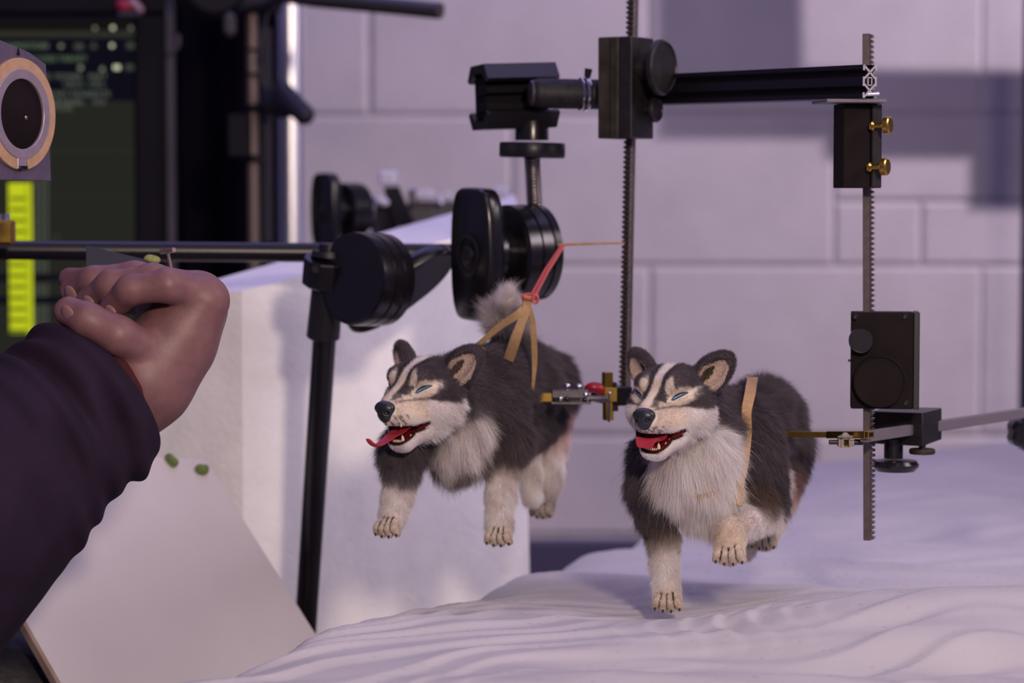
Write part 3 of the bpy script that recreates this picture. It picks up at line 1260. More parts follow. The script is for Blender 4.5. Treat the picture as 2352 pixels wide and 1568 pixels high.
    COL.objects.link(fo)
    fo.parent = t
    fo['kind'] = 'stuff'
    OFF[fo] = base

    # nose
    k = H.k
    R = [H.f, H.l, H.u]
    np_ = [Ell(H.p(30.6, 0, -5.4), R, [4.4 * k, 6.1 * k, 3.9 * k], 2),
           Ell(H.p(30.6, 0, -9), R, [3.6 * k, 3.9 * k, 3.8 * k], 2.5),
           Cap(H.p(35.2, 0, -6.5), H.p(34.4, 0, -12.6), .35 * k, .45 * k, .5, sub=True)]
    for s in (-1, 1):
        np_.append(Ell(H.p(33.6, s * 3.5, -7.4), R, [1.7, 1.45 * k, 1.1 * k], .6, sub=True))
        np_.append(Cap(H.p(33.2, s * 4.4, -8.0), H.p(31, s * 6.6, -9.2), .7 * k, .4 * k, .6, sub=True))
    sdf_obj('nose', np_, .25, M_NOSE, t)

    # eyes: squinting slits laid on the lids
    def onskin(y, z, s, off):
        o_ = H.p(30, s * (y + 7), z)
        h = g.march(o_, -H.vec(1, s * .42, 0), off, 60)
        return Vector(h)
    for s in (-1, 1):
        mb = MB()
        NU, NV = 14, 4
        rows = []
        top, bot = [], []
        for i in range(NU + 1):
            uu_ = i / NU
            y = 7.2 + 9.0 * uu_
            zc = 1.2 + .36 * (y - 7.5) + .55 * math.sin(uu_ * math.pi)
            hh = .86 * (math.sin(math.pi * min(1, uu_ ** .72)) ** .8) * (1 - .25 * uu_) + .03
            row = []
            for j in range(NV + 1):
                vv = j / NV * 2 - 1
                q = onskin(y, zc + vv * hh, s, .35 + .35 * (1 - vv * vv))
                row.append(q)
            rows.append(row)
            top.append(row[-1])
            bot.append(row[0])
        vs = [v_ / 1000 for r in rows for v_ in r]
        fs = []
        for i in range(NU):
            for j in range(NV):
                q = [i * (NV + 1) + j, (i + 1) * (NV + 1) + j, (i + 1) * (NV + 1) + j + 1, i * (NV + 1) + j + 1]
                fs.append(tuple(q))
        # closed back so that the lens has thickness
        nb = len(vs)
        back = H.vec(-1, -s * .42, 0) * .0008
        vs += [v_ + back for v_ in vs]
        fs += [tuple(nb + i for i in reversed(f)) for f in fs]
        rim = [j for j in range(0, NV + 1)]
        per = [i * (NV + 1) for i in range(NU + 1)] + [NU * (NV + 1) + j for j in range(1, NV + 1)] + [i * (NV + 1) + NV for i in range(NU - 1, -1, -1)] + [j for j in range(NV - 1, 0, -1)]
        for i in range(len(per)):
            a_, b_ = per[i], per[(i + 1) % len(per)]
            fs.append((a_, b_, nb + b_, nb + a_))
        mb.add(vs, fs)
        eye = mb.build('eye', M_EYE, t)
        lid = MB()
        lid.tube([p_ / 1000 for p_ in top], [.00022 + .00030 * math.sin(math.pi * i / NU) for i in range(NU + 1)], 6)
        lid.build('eyelid', M_LID, t)
        lid = MB()
        lid.tube([p_ / 1000 for p_ in bot], [.0002 + .0001 * math.sin(math.pi * i / NU) for i in range(NU + 1)], 6)
        lid.build('eyelid', M_LID, t)

    # tongue
    mb = MB()
    pts_ = [H.p(*q) / 1000 for q in tongue_pts]
    NT = 26
    sm, wd, nr = [], [], []
    for i in range(NT):
        f_ = i / (NT - 1) * (len(pts_) - 1)
        a_ = min(int(f_), len(pts_) - 2)
        tt = f_ - a_
        p0, p1, p2, p3 = [pts_[max(0, min(len(pts_) - 1, a_ + o_))] for o_ in (-1, 0, 1, 2)]
        sm.append(.5 * ((2 * p1) + (p2 - p0) * tt + (2 * p0 - 5 * p1 + 4 * p2 - p3) * tt ** 2 + (-p0 + 3 * p1 - 3 * p2 + p3) * tt ** 3))
        wd.append(tongue_w[a_] * (1 - tt) + tongue_w[a_ + 1] * tt)
    vs, fs = [], []
    NS = 12
    for i in range(NT):
        tg = (sm[min(i + 1, NT - 1)] - sm[max(i - 1, 0)]).normalized()
        bn = H.l
        nr_ = bn.cross(tg).normalized()
        if nr_.dot(H.u) < 0 and i < NT * .6:
            nr_ = -nr_
        elif i >= NT * .6 and nr_.dot(last) < 0:
            nr_ = -nr_
        last = nr_
        w_ = wd[i] * H.k / 2000
        for j in range(NS):
            an = 2 * math.pi * j / NS
            cx, cy = math.cos(an), math.sin(an)
            cup = .22 * w_ * (cx * cx) - .0002
            vs.append(sm[i] + bn * (cx * w_) + nr_ * (cy * .00075 * (1 - .3 * cx * cx) + cup))
    for i in range(NT - 1):
        for j in range(NS):
            j2 = (j + 1) % NS
            fs.append((i * NS + j, i * NS + j2, i * NS + NS + j2, i * NS + NS + j))
    fs.append(tuple(range(NS - 1, -1, -1)))
    fs.append(tuple((NT - 1) * NS + j for j in range(NS)))
    mb.add(vs, fs)
    mb.build('tongue', M_TONGUE, t, subsurf=1, angle=80)

    # teeth: lower canines, lower incisors, upper canines, side teeth
    def tooth(a, b, r):
        m_ = MB()
        A, B = H.p(*a) / 1000, H.p(*b) / 1000
        F_ = axisf(A, B - A)
        Lh = (B - A).length
        m_.lathe(F_, [(r * .8e-3, 0), (r * 1e-3, Lh * .3), (r * .7e-3, Lh * .7), (r * .15e-3, Lh)], 8)
        m_.build('tooth', M_TEETH, t)
    for s in (-1, 1):
        tooth((22.2, s * 3.7, -24.0), (22.9, s * 3.9, -20.2), .95)
        if upper:
            tooth((25.2, s * 5.4, -12.8), (24.8, s * 5.3, -15.9), .9)
        for i in range(3):
            tooth((22.8 + .25 * (1 - abs(i - 1)), s * (.55 + i * 1.0), -24.3), (23.3, s * (.55 + i * 1.0), -22.7), .45)
        for i in range(4):
            tooth((18.5 - i * 2.1, s * (5.9 + i * 1.2), -22.3 + i * 1.55), (18.6 - i * 2.1, s * (6.0 + i * 1.15), -20.2 + i * 1.5), .8)
    # claws
    for a, b, r in claws:
        m_ = MB()
        A, B = Vector(a) / 1000, Vector(b) / 1000
        md_ = (A + B) / 2 + Vector((0, -.0006, .0004))
        m_.tube([A, md_, B], [r * 1e-3, r * .8e-3, r * .15e-3], 8)
        m_.build('claw', M_CLAW, t)
    return t, g


def leg(pts, rad, cols, lens, k=3):
    """chain of tapered pieces; pts in world mm"""
    out = []
    for i in range(len(pts) - 1):
        a, b = Vector(pts[i]), Vector(pts[i + 1])
        c = (b - a).normalized()
        out.append(Cap(a, b, rad[i], rad[i + 1], k, col=cols[i], len=lens[i], comb=tuple(c)))
    return out


TID = [0]


def paw(px, py, Y, w, h, yawdeg=0, col=CR, spread=1.0, lean=(0, 0)):
    """four toes under a wrist: returns prims and claws. px,py = middle of the toe tips"""
    out, claws = [], []
    k = 1 / FPX * Y * 1000
    c = mm(px, py, Y)
    a = math.radians(yawdeg)
    side = Vector((math.cos(a), -math.sin(a), 0))
    fwd = Vector((-math.sin(a), -math.cos(a), 0))
    for i in range(4):
        TID[0] += 1
        o_ = (i - 1.5) * w * .285 * spread
        dip = -(.10 if i in (0, 3) else 0) * h
        tip = c + side * o_ + fwd * (1.8 + (.9 if i in (1, 2) else 0)) + Vector((lean[0], 0, -dip))
        root = c + side * (o_ * .6) + Vector((lean[0] * .3, 1.5, h * .75))
        midp = (tip + root) * .5 + fwd * 2.4 + Vector((0, 0, .8))
        out.append(Cap(root, midp, w * .165, w * .15, 1.0, col=col, len=1.2, comb=(0, 0, -1), toe=TID[0]))
        out.append(Cap(midp, tip + Vector((0, 0, 1.0)), w * .15, w * .12, .9, col=(.60, .50, .42), len=.7, comb=(0, 0, -1), toe=TID[0]))
        claws.append((tip + Vector((0, 0, .6)) + fwd * 1.2, tip + Vector((0, 0, -1.1)) + fwd * 2.0, .7))
    out.append(Ell(c + Vector((0, 2.5, h * .55)), WR, [w * .42, 4.6, h * .42], 2.5, col=WH, len=2, comb=(0, 0, -1)))
    return out, claws


# ---- right-hand husky
HR = Head(mm(1541, 912, 1.235), 30, 3, 0, 1.0)
bc = Vector((.38, .80, -.35))
body = [
    Cap(mm(1572, 940, 1.262), mm(1610, 1010, 1.278), 19, 22, 7, col=DK, len=6, comb=tuple(bc)),
    Ell(mm(1590, 1055, 1.252), WR, [18.5, 15, 22], 6, col=WH, len=11, comb=(.05, -.15, -1)),
    Ell(mm(1612, 1130, 1.262), WR, [15.5, 13, 15], 5, col=WH, len=8, comb=(.0, -.1, -1)),
    Cap(mm(1625, 985, 1.285), mm(1690, 975, 1.315), 22, 17, 7, col=DK, len=6, comb=tuple(bc)),
    Cap(mm(1690, 975, 1.315), mm(1768, 990, 1.365), 17, 17, 6, col=DK, len=6.5, comb=tuple(bc)),
    Ell(mm(1772, 985, 1.368), WR, [17.5, 19, 25], 4, col=DK, len=6.5, comb=(.5, .5, -.6)),
    Ell(mm(1748, 935, 1.350), WR, [16, 20, 15], 5, col=DK, len=7, comb=(.4, .9, .15)),
    Cap(mm(1640, 1080, 1.285), mm(1740, 1100, 1.34), 17, 14, 6, col=WH, len=6, comb=(.1, .3, -1)),
    Cap(mm(1806, 1025, 1.365), mm(1802, 1100, 1.355), 13, 8.5, 5, col=DK, len=5.5, comb=(.2, .2, -1)),
]
# front leg on the image left
body += leg([mm(1507, 1050, 1.262), mm(1502, 1120, 1.262), mm(1508, 1180, 1.262)], [12.5, 11.5, 8.8], [DK, DK], [5.5, 5.5], 4)
body += leg([mm(1514, 1190, 1.262), mm(1524, 1240, 1.262)], [7.8, 6.7], [BR], [4.5], 3)
body += leg([mm(1524, 1240, 1.262), mm(1525, 1300, 1.258), mm(1532, 1360, 1.252)], [6.5, 6.0, 6.3], [WH, WH], [3.2, 2.6], 3)
pw, cw1 = paw(1534, 1400, 1.247, 15, 9, 10, CR)
body += pw
# folded front leg on the image right
body += leg([mm(1715, 985, 1.287), mm(1742, 1085, 1.282), mm(1768, 1155, 1.278)], [14, 12.5, 8], [DK, DK], [6, 5.5], 5)
body += leg([mm(1745, 1145, 1.272), mm(1752, 1172, 1.27)], [8.5, 7], [BR], [5], 3)
body += leg([mm(1762, 1185, 1.272), mm(1715, 1200, 1.262), mm(1677, 1216, 1.252)], [7.0, 7.6, 7.4], [WH, WH], [3.6, 3.2], 3)
body += leg([mm(1677, 1216, 1.252), mm(1675, 1262, 1.242)], [7.2, 6.8], [CR], [2.6], 3)
pw, cw2 = paw(1676, 1292, 1.238, 16, 9, 12, CR)
body += pw
# hind legs
body += leg([mm(1802, 1095, 1.355), mm(1795, 1150, 1.35), mm(1770, 1205, 1.335)], [8.5, 6.5, 6.2], [PK, WH], [3.5, 3], 3)
pw, cw3 = paw(1753, 1258, 1.327, 14, 9, 10, CR)
body += pw
body += leg([mm(1770, 1205, 1.335), mm(1757, 1235, 1.33)], [6.2, 6], [WH], [2.5], 3)
body += leg([mm(1735, 1120, 1.345), mm(1728, 1200, 1.34), mm(1712, 1262, 1.33)], [8, 6, 5.2], [WH, WH], [3.5, 3], 3)
dogR, gR = make_dog('husky_puppet', 'grey and white husky puppet with a folded front paw, held by the brass arm',
                    HR, body, 380000, 11,
                    [(12, 0, -15.6), (16, .2, -17.6), (20, 0, -19.8), (23, -.2, -19.6), (25.6, -.4, -18.2), (27.6, -.6, -19.4), (28.5, -.8, -22.4)],
                    [13, 13, 12, 12, 12.5, 12, 8], cw1 + cw2 + cw3, False)


def drape(g, pts, off, n=6):
    if not isinstance(off, list):
        off = [off] * len(pts)
    pts = [tuple(p) + (o_,) for p, o_ in zip(pts, off)]
    """strap path laid on the pelt: pixel points are dropped along the sight line onto the skin + off mm"""
    out = []
    for i in range(len(pts) - 1):
        for j in range(n):
            t_ = j / n
            out.append([pts[i][k_] * (1 - t_) + pts[i + 1][k_] * t_ for k_ in range(3)])
    out.append(list(pts[-1]))
    res, nrm = [], []
    for px, py, of in out:
        o_ = np.array(mm(px, py, 1.15))
        d_ = np.array(P(px, py, 1.3) - P(px, py, 1.15))
        h = g.march(o_, d_, of, 300)
        res.append(Vector(h) / 1000)
        nrm.append(Vector(g.grad(h[None])[0]) * .6 + Vector((0, -1, 0)) * .6)
    for _ in range(3):
        res = [res[0]] + [(res[i - 1] + res[i] * 2 + res[i + 1]) / 4 for i in range(1, len(res) - 1)] + [res[-1]]
    return res, nrm


mb = MB()
pts, nr = drape(gR, [(1728, 868), (1722, 905), (1713, 945), (1716, 990), (1712, 1040), (1703, 1095), (1694, 1160)], [7.5, 7.5, 5.0, .5, 5.2, 6.5, 5.8])
TOP0 = pts[0].copy()
mb.ribbon(pts, [S(27 - 5 * i / (len(pts) - 1), 1.26) for i in range(len(pts))], nr, .001)
hb = mb.build('harness_strap', M_STRAP, dogR, angle=60)
mb = MB()
pts, nr = drape(gR, [(1590, 1142), (1615, 1140), (1642, 1131)], [5.5, 7.5, 6.5])
mb.ribbon(pts, S(9, 1.25), nr, .001)
mb.build('harness_strap', M_STRAP, dogR, angle=60)
mb = MB()
L0 = TOP0
mb.tube([L0 + Vector((S(a_, 1.26), .0005, S(b_, 1.26))) for a_, b_ in ((-20, -6), (-19, 4), (-12, 9), (-4, 6), (-1, -4))], .0005, 6)
mb.build('wire_loop', M_STEEL, dogR)

# ---- left-hand husky
HL = Head(mm(975, 895, 1.292), 40, 4, 0, 1.03)
bc = Vector((.40, .82, -.30))
body = [
    Cap(mm(1030, 905, 1.318), mm(1075, 930, 1.338), 19, 23, 7, col=DK, len=6, comb=tuple(bc)),
    Ell(mm(1045, 985, 1.318), WR, [17, 14, 18], 6, col=WH, len=9, comb=(.2, -.1, -1)),
    Ell(mm(1052, 1035, 1.325), WR, [14.5, 11, 12.5], 5, col=GR, len=8, comb=(.1, -.1, -1)),
    Cap(mm(1105, 905, 1.345), mm(1180, 880, 1.39), 25, 22, 8, col=DK, len=6, comb=tuple(bc)),
    Cap(mm(1180, 880, 1.39), mm(1240, 895, 1.43), 22, 19, 8, col=DK, len=6.5, comb=tuple(bc)),
    Ell(mm(1246, 890, 1.435), WR, [18.5, 20, 21], 6, col=DK, len=6.5, comb=(.5, .5, -.5)),
    Cap(mm(1130, 960, 1.335), mm(1160, 1010, 1.33), 17, 12.5, 6, col=DK, len=6.5, comb=(.25, .1, -1)),
    Cap(mm(1170, 1000, 1.36), mm(1245, 950, 1.42), 12, 12, 6, col=DK, len=5, comb=(.2, .4, -1)),
    Cap(mm(985, 990, 1.315), mm(1040, 1000, 1.325), 11, 13, 6, col=DK, len=5, comb=(0, 0, -1)),
]
body += leg([mm(955, 985, 1.308), mm(926, 1038, 1.300), mm(922, 1072, 1.298)], [11.5, 10, 8.8], [DK, DK], [5.5, 5], 5)
body += leg([mm(920, 1092, 1.30), mm(914, 1140, 1.298), mm(902, 1185, 1.29)], [7.6, 7.0, 6.6], [WH, WH], [3.5, 3], 3)
pw, cw1 = paw(893, 1230, 1.282, 14.5, 9, 25, CR)
body += pw
body += leg([mm(1160, 1015, 1.33), mm(1158, 1070, 1.33)], [11, 7.6], [BR], [4.8], 4)
body += leg([mm(1158, 1070, 1.33), mm(1150, 1140, 1.325), mm(1147, 1205, 1.315)], [7.6, 6.8, 6.8], [WH, WH], [3.8, 3], 3)
pw, cw2 = paw(1147, 1250, 1.308, 14.5, 9, 15, CR)
body += pw
body += leg([mm(1260, 955, 1.43), mm(1262, 1020, 1.425), mm(1258, 1110, 1.42)], [13, 8.5, 6.8], [(.70, .52, .50), WH], [4, 3.6], 5)
body += leg([mm(1258, 1110, 1.42), mm(1248, 1160, 1.412)], [6.8, 6.2], [(.55, .48, .46)], [2.6], 3)
pw, cw3 = paw(1246, 1186, 1.408, 13.5, 8, 20, (.30, .26, .25))
body += pw
body += leg([mm(1200, 990, 1.40), mm(1212, 1080, 1.40), mm(1222, 1140, 1.40)], [9, 6, 5], [WH, WH], [3.5, 3], 4)
# tail curled up over the back
body += leg([mm(1200, 830, 1.42), mm(1172, 775, 1.39)], [8, 6.5], [DK], [7], 5)
body += [Cap(mm(1172, 775, 1.39), mm(1158, 725, 1.375), 6.5, 6.5, 3, col=GR, len=9.5, comb=(-.1, 0, 1)),
         Cap(mm(1158, 725, 1.375), mm(1170, 690, 1.37), 6.5, 4.5, 3, col=WH, len=9, comb=(.3, 0, 1))]
dogL, gL = make_dog('husky_puppet', 'grey and white husky puppet with long curling tongue, hanging from the pink rubber band',
                    HL, body, 320000, 37,
                    [(12, 0, -15.6), (17, 0, -17.6), (21.5, 0, -19.6), (26, -.2, -20.6), (31, -.5, -22.6), (36, -1, -24.0), (40, -1.5, -22.8), (42.5, -2, -19.6)],
                    [12, 12, 10.5, 9, 7, 5.5, 5.5, 3], cw1 + cw2 + cw3, True)

# tan straps gathered at the rubber band (worn by the left puppet)
KN = P(1212, 688, 1.33)
for path, w in (([(1212, 680, 1.333), (1206, 705, 1.328), (1190, 722, 1.325), (1150, 748, 1.33), (1112, 780, 1.335), (1092, 794, 1.338)], [20, 20, 19, 16, 12, 9]),
                ([(1214, 682, 1.330), (1208, 712, 1.326), (1198, 740, 1.325), (1184, 780, 1.325), (1168, 826, 1.333)], [20, 19, 20, 24, 24]),
                ([(1214, 700, 1.331), (1218, 718, 1.332), (1224, 745, 1.335), (1227, 790, 1.337), (1228, 835, 1.340), (1225, 870, 1.342), (1222, 905, 1.345)], [10, 12, 13, 13, 12, 8, 7]),
                ([(1088, 796, 1.338), (1100, 798, 1.337), (1112, 802, 1.336), (1124, 808, 1.34)], [7, 7, 7, 8])):
    mb = MB()
    base_ = [P(*q) for q in path]
    fine, fw = [], []
    for i in range(len(base_) - 1):
        for j in range(5):
            tt = j / 5
            a, b, c, d = [base_[max(0, min(len(base_) - 1, i + o_))] for o_ in (-1, 0, 1, 2)]
            fine.append(.5 * (2 * b + (c - a) * tt + (2 * a - 5 * b + 4 * c - d) * tt ** 2 + (-a + 3 * b - 3 * c + d) * tt ** 3))
            fw.append(S(w[i] * (1 - tt) + w[i + 1] * tt, 1.33))
    fine.append(base_[-1])
    fw.append(S(w[-1], 1.33))
    mb.ribbon(fine, fw, [Vector((.25 * math.sin(i * .3), -1, .15)) for i in range(len(fine))], .0011)
    mb.build('harness_strap', M_STRAP, dogL, angle=60)

# ------------------------------------------------------------------ rig hardware
def rack(name, label, p0, p1, w, d, side, m_body, m_teeth, pitch=.0026, tooth=.0019, yaw=0):
    """square bar with a row of gear teeth on one flank. side=+1 teeth to the image right"""
    p0, p1 = Vector(p0), Vector(p1)
    z = (p1 - p0)
    L = z.length
    z.normalize()
    a = math.radians(yaw)
    x = Vector((math.cos(a), math.sin(a), 0))
    x = (x - z * x.dot(z)).normalized()
    y = z.cross(x)
    F_ = Frame(p0, x, y, z)
    t_ = thing(name, label, 'rack rod', p0 if p0.z < p1.z else p1)
    MB().box(F_, (0, 0, L / 2), (w, d, L), .0003).build('bar', m_body, t_)
    mb_ = MB()
    n = int(L / pitch)
    for i in range(n):
        c = (i + .5) * L / n
        h0, h1 = pitch * .40, pitch * .20
        vs = []
        for yy in (-d / 2, d / 2):
            vs += [F_.p(side * (w / 2 - .0002), yy, c - h0), F_.p(side * (w / 2 - .0002), yy, c + h0), F_.p(side * (w / 2 + tooth), yy, c + h1), F_.p(side * (w / 2 + tooth), yy, c - h1)]
        mb_.add(vs, [(0, 1, 2, 3), (7, 6, 5, 4), (0, 4, 5, 1), (1, 5, 6, 2), (2, 6, 7, 3), (3, 7, 4, 0)])
    o_ = mb_.build('gear_teeth', m_teeth, t_, angle=20)
    o_['kind'] = 'stuff'
    return t_, F_, L


def disc_knob(mb_, F_, r, th, n=40, knurl=False):
    """knob disc whose axis is the frame z, from h=0 to th"""
    c = min(th * .25, r * .12)
    mb_.lathe(F_, [(r - c, 0), (r, c), (r, th - c), (r - c, th), (r - c * 1.6, th), (r - c * 1.9, th - c * .5)], n)


# centre rack rod, hanging from the crank block down to the brass cross
rk, _, _ = rack('rack_rod', 'dark toothed rack rod hanging from the block down behind the right puppet\'s head', P(1437, 905, 1.415), P(1456, -45, 1.43), S(16, 1.42), .0048, -1, M_RACK, M_RACKD, pitch=.0029, tooth=.0016, yaw=48)
# right flank glints: the rod is round-shouldered, a second fine tooth row faces right
# right rack rod
rack('rack_rod', 'brown toothed rack rod standing at the right through the black gear block', P(1993, 1240, 1.290), P(1991, 78, 1.300), S(17, 1.287), .0052, 1, M_RACK, M_TOOTH, pitch=.00275, tooth=.0018, yaw=-18)

# ---- crank block on the centre rod
F = yawf(P(1439, 203, 1.405), 0)
th_ = 25
a = math.radians(th_)
xf = Vector((math.cos(a), -math.sin(a), 0))     # along the front face, towards the viewer on the right
yf = Vector((math.sin(a), math.cos(a), 0))
zf = Vector((.02, 0, 1)).normalized()
# front face looks to the camera's left; the side face with the knobs looks right
k4 = 1 / FPX * 1.395
fn = Vector((-math.sin(math.radians(32)), -math.cos(math.radians(32)), 0))   # front normal
sn = Vector((math.cos(math.radians(32)), -math.sin(math.radians(32)), 0))    # side normal
F = Frame(P(1437, 203, 1.41), sn, -fn, (0, 0, 1))
bw = 76 * k4 / math.cos(math.radians(32))
bd = 56 * k4 / math.sin(math.radians(32))
bh = 232 * k4
t = thing('crank_block', 'worn dark metal crank block clamped on the centre rod with two round knobs', 'clamp block', F.p(0, 0, -bh / 2))
MB().box(F, (-bw * .19, 0, 0), (bw * .60, bd, bh), .0006).build('housing', M_WORN, t)
MB().box(F, (bw * .31, 0, 0), (bw * .38, bd, bh), .0006).build('side_plate', M_ANOD, t)
MB().box(F, (-bw * .12, -bd / 2 - .0001, 0), (.0004, .0006, bh * .98)).build('seam', M_BLACK, t)
for (cy, cz, r, neck, hh) in ((-.05, .195, 64, .0105, .005), (.22, -.215, 29, .0035, .0035)):
    mb = MB()
    o_ = F.p(bw / 2, cy * bd, cz * bh)
    mb.cyl(o_, o_ + sn * neck, r * k4 * .42, n=28)
    mb.build('knob_neck', M_ANOD, t)
    mb = MB()
    disc_knob(mb, axisf(o_ + sn * neck, sn), r * k4, hh)
    mb.build('knob', M_ANOD, t)

# ---- tube with two rings from the jaw clamp to the block
t = thing('swivel_tube', 'dark tube with bright lock rings joining the jaw clamp to the crank block', 'tube', P(1290, 245, 1.43))
p0, p1 = P(1222, 214, 1.415), P(1392, 217, 1.425)
ax = (p1 - p0)
mb = MB()
mb.lathe(axisf(p0, ax), [(S(22, 1.42), -.001), (S(31, 1.42), .0012), (S(34, 1.42), .004), (S(34, 1.42), ax.length)], 36)
mb.build('barrel', mat('scuffed_black', (.014, .012, .016), .55, spec=.3, noise=(300, .5)), t)
mb = MB()
mb.lathe(axisf(p0 - ax.normalized() * .0018, ax), [(S(18, 1.42), 0), (S(28, 1.42), .0006), (S(30, 1.42), .002), (S(24, 1.42), .0025)], 32)
mb.build('end_cap', mat('scuffed_cap', (.06, .055, .06), .35, .3, noise=(500, .5)), t)
for px, w in ((1337, 6), (1350, 8)):
    mb = MB()
    c = p0 + ax.normalized() * (S(px - 1222, 1.42))
    n_, r = 32, S(36, 1.42)
    ring = [c + (axisf(c, ax).x * math.cos(2 * math.pi * i / n_) + axisf(c, ax).y * math.sin(2 * math.pi * i / n_)) * r for i in range(n_)]
    mb.tube(ring, S(w * .55, 1.42), 10, closed=True)
    mb.build('lock_ring', M_CHROME, t)
mb = MB()
mb.cyl(P(1349, 178, 1.42), P(1352, 158, 1.42), S(7, 1.42), S(9, 1.42), 12)
mb.build('lock_pin', M_BLACK, t)

# ---- jaw clamp (two V jaws) with star wheel and threaded rod
kc = 1 / FPX * 1.44
F = yawf(P(1180, 222, 1.45), 14, 2)
t = thing('jaw_clamp', 'black double V jaw clamp above the star wheel and its threaded rod', 'clamp', P(1180, 300, 1.45))
Lx = 165 * kc / math.cos(math.radians(14))
dep = .052
up = [(-dep * .5, 40 * kc), (-dep * .33, 74 * kc), (dep * .33, 74 * kc), (dep * .5, 40 * kc), (dep * .42, 33 * kc), (dep * .2, 55 * kc), (-dep * .2, 55 * kc), (-dep * .42, 33 * kc)]
Fy = Frame(F.o, F.y, F.z, F.x)   # x=depth, y=up, z=along
MB().prism(Fy, up, -Lx / 2, Lx / 2, .0004).build('upper_jaw', M_SATIN, t, angle=25)
dn = [(a_, -b_) for a_, b_ in up][::-1]
MB().prism(Fy, dn, -Lx / 2, Lx / 2 * .98, .0004).build('lower_jaw', M_SATIN, t, angle=25)
mb = MB()
mb.box(F, (-.002, .003, 0), (Lx * .82, dep * .5, 92 * kc), .001)
mb.box(F, (-.002, -.004, 16 * kc), (Lx * .88, dep * .5, 20 * kc), .001)
mb.box(F, (-.002, -.004, -24 * kc), (Lx * .88, dep * .5, 20 * kc), .001)
mb.build('jaw_core', mat('matte_black', (.006, .005, .007), .8, spec=.15), t)
mb = MB()
c = P(1222, 300, 1.44)
mb.lathe(axisf(P(1222, 322, 1.44), (0, 0, 1)), [(S(38, 1.44), 0), (S(38, 1.44), S(40, 1.44)), (S(30, 1.44), S(60, 1.44))], 28)
mb.build('neck', M_BLACK, t)
mb = MB()
pts = []
for i in range(60):
    a_ = 2 * math.pi * i / 60
    r = S(80, 1.44) * (1 - .10 * (.5 + .5 * math.cos(a_ * 6)) ** 2)
    pts.append((r * math.cos(a_), r * math.sin(a_)))
mb.prism(axisf(P(1222, 362, 1.44), (0.02, 0, 1)), pts, 0, S(34, 1.44), .0008)
mb.build('star_wheel', M_SATIN, t, angle=50)
mb = MB()
p0, p1 = P(1229, 494, 1.462), P(1222, 360, 1.448)
mb.cyl(p0, p1, S(15, 1.43), n=20)
L = (p1 - p0).length
FA = axisf(p0, p1 - p0)
hel = []
turns = int(L / .0020)
for i in range(turns * 14):
    a_ = 2 * math.pi * i / 14
    hel.append(FA.p(S(17, 1.43) * math.cos(a_), S(17, 1.43) * math.sin(a_), L * i / (turns * 14)))
mb.tube(hel, .00062, 6)
mb.build('threaded_rod', M_STEEL, t, angle=70)

# ---- aluminium rail
p1, p0 = P(1997, 187, 1.262), P(1500, 206, 1.43)
ax = (p1 - p0)
L = ax.length
z = ax.normalized()
upv = Vector((0, 0, 1))
yv = (upv - z * upv.dot(z)).normalized()
xv = yv.cross(z)
F = Frame(p0, xv, yv, z)
hh = S(76, 1.262) / 2
hw = hh * .5
g_ = hh * .11


def vslot(hw, hh, g_):
    q = []
    q += [(-hw, -hh), (-hw * .42, -hh), (-hw * .55, -hh + 1.5 * g_), (0, -hh * .55), (hw * .55, -hh + 1.5 * g_), (hw * .42, -hh), (hw, -hh)]
    for s0 in (-.5, .5):
        q += [(hw, hh * s0 - g_ * 2.2), (hw - 1.4 * g_, hh * s0 - g_ * 1.5), (hw * .35, hh * s0), (hw - 1.4 * g_, hh * s0 + g_ * 1.5), (hw, hh * s0 + g_ * 2.2)]
    q += [(hw, hh), (hw * .42, hh), (hw * .55, hh - 1.5 * g_), (0, hh * .55), (-hw * .55, hh - 1.5 * g_), (-hw * .42, hh), (-hw, hh)]
    for s0 in (.5, -.5):
        q += [(-hw, hh * s0 + g_ * 2.2), (-hw + 1.4 * g_, hh * s0 + g_ * 1.5), (-hw * .35, hh * s0), (-hw + 1.4 * g_, hh * s0 - g_ * 1.5), (-hw, hh * s0 - g_ * 2.2)]
    return q


t = thing('slotted_rail', 'long black slotted aluminium rail reaching right from the crank block', 'rail', p0.lerp(p1, .5))
pr = vslot(hw, hh, g_)
MB().prism(F, pr, 0, L - .0006).build('rail_body', mat('rail_black', (.010, .008, .013), .33, .2, spec=.5), t, angle=20)
MB().prism(F, [(a_ * .98, b_ * .98) for a_, b_ in pr], L - .0006, L).build('cut_end', M_BLACK, t, angle=20)
mb = MB()
Fe = F.at(0, 0, L + .0002)


def strut(x0, y0, x1, y1, w_=.10):
    dx_, dy_ = (x1 - x0) * hw, (y1 - y0) * hh
    l_ = math.hypot(dx_, dy_)
    fx = Frame(Fe.p((x0 + x1) / 2 * hw, (y0 + y1) / 2 * hh, 0), Fe.x * dx_ + Fe.y * dy_, Fe.y * dx_ - Fe.x * dy_, Fe.z)
    mb.box(fx, (0, 0, 0), (l_, w_ * hw * 2.4, .0004))


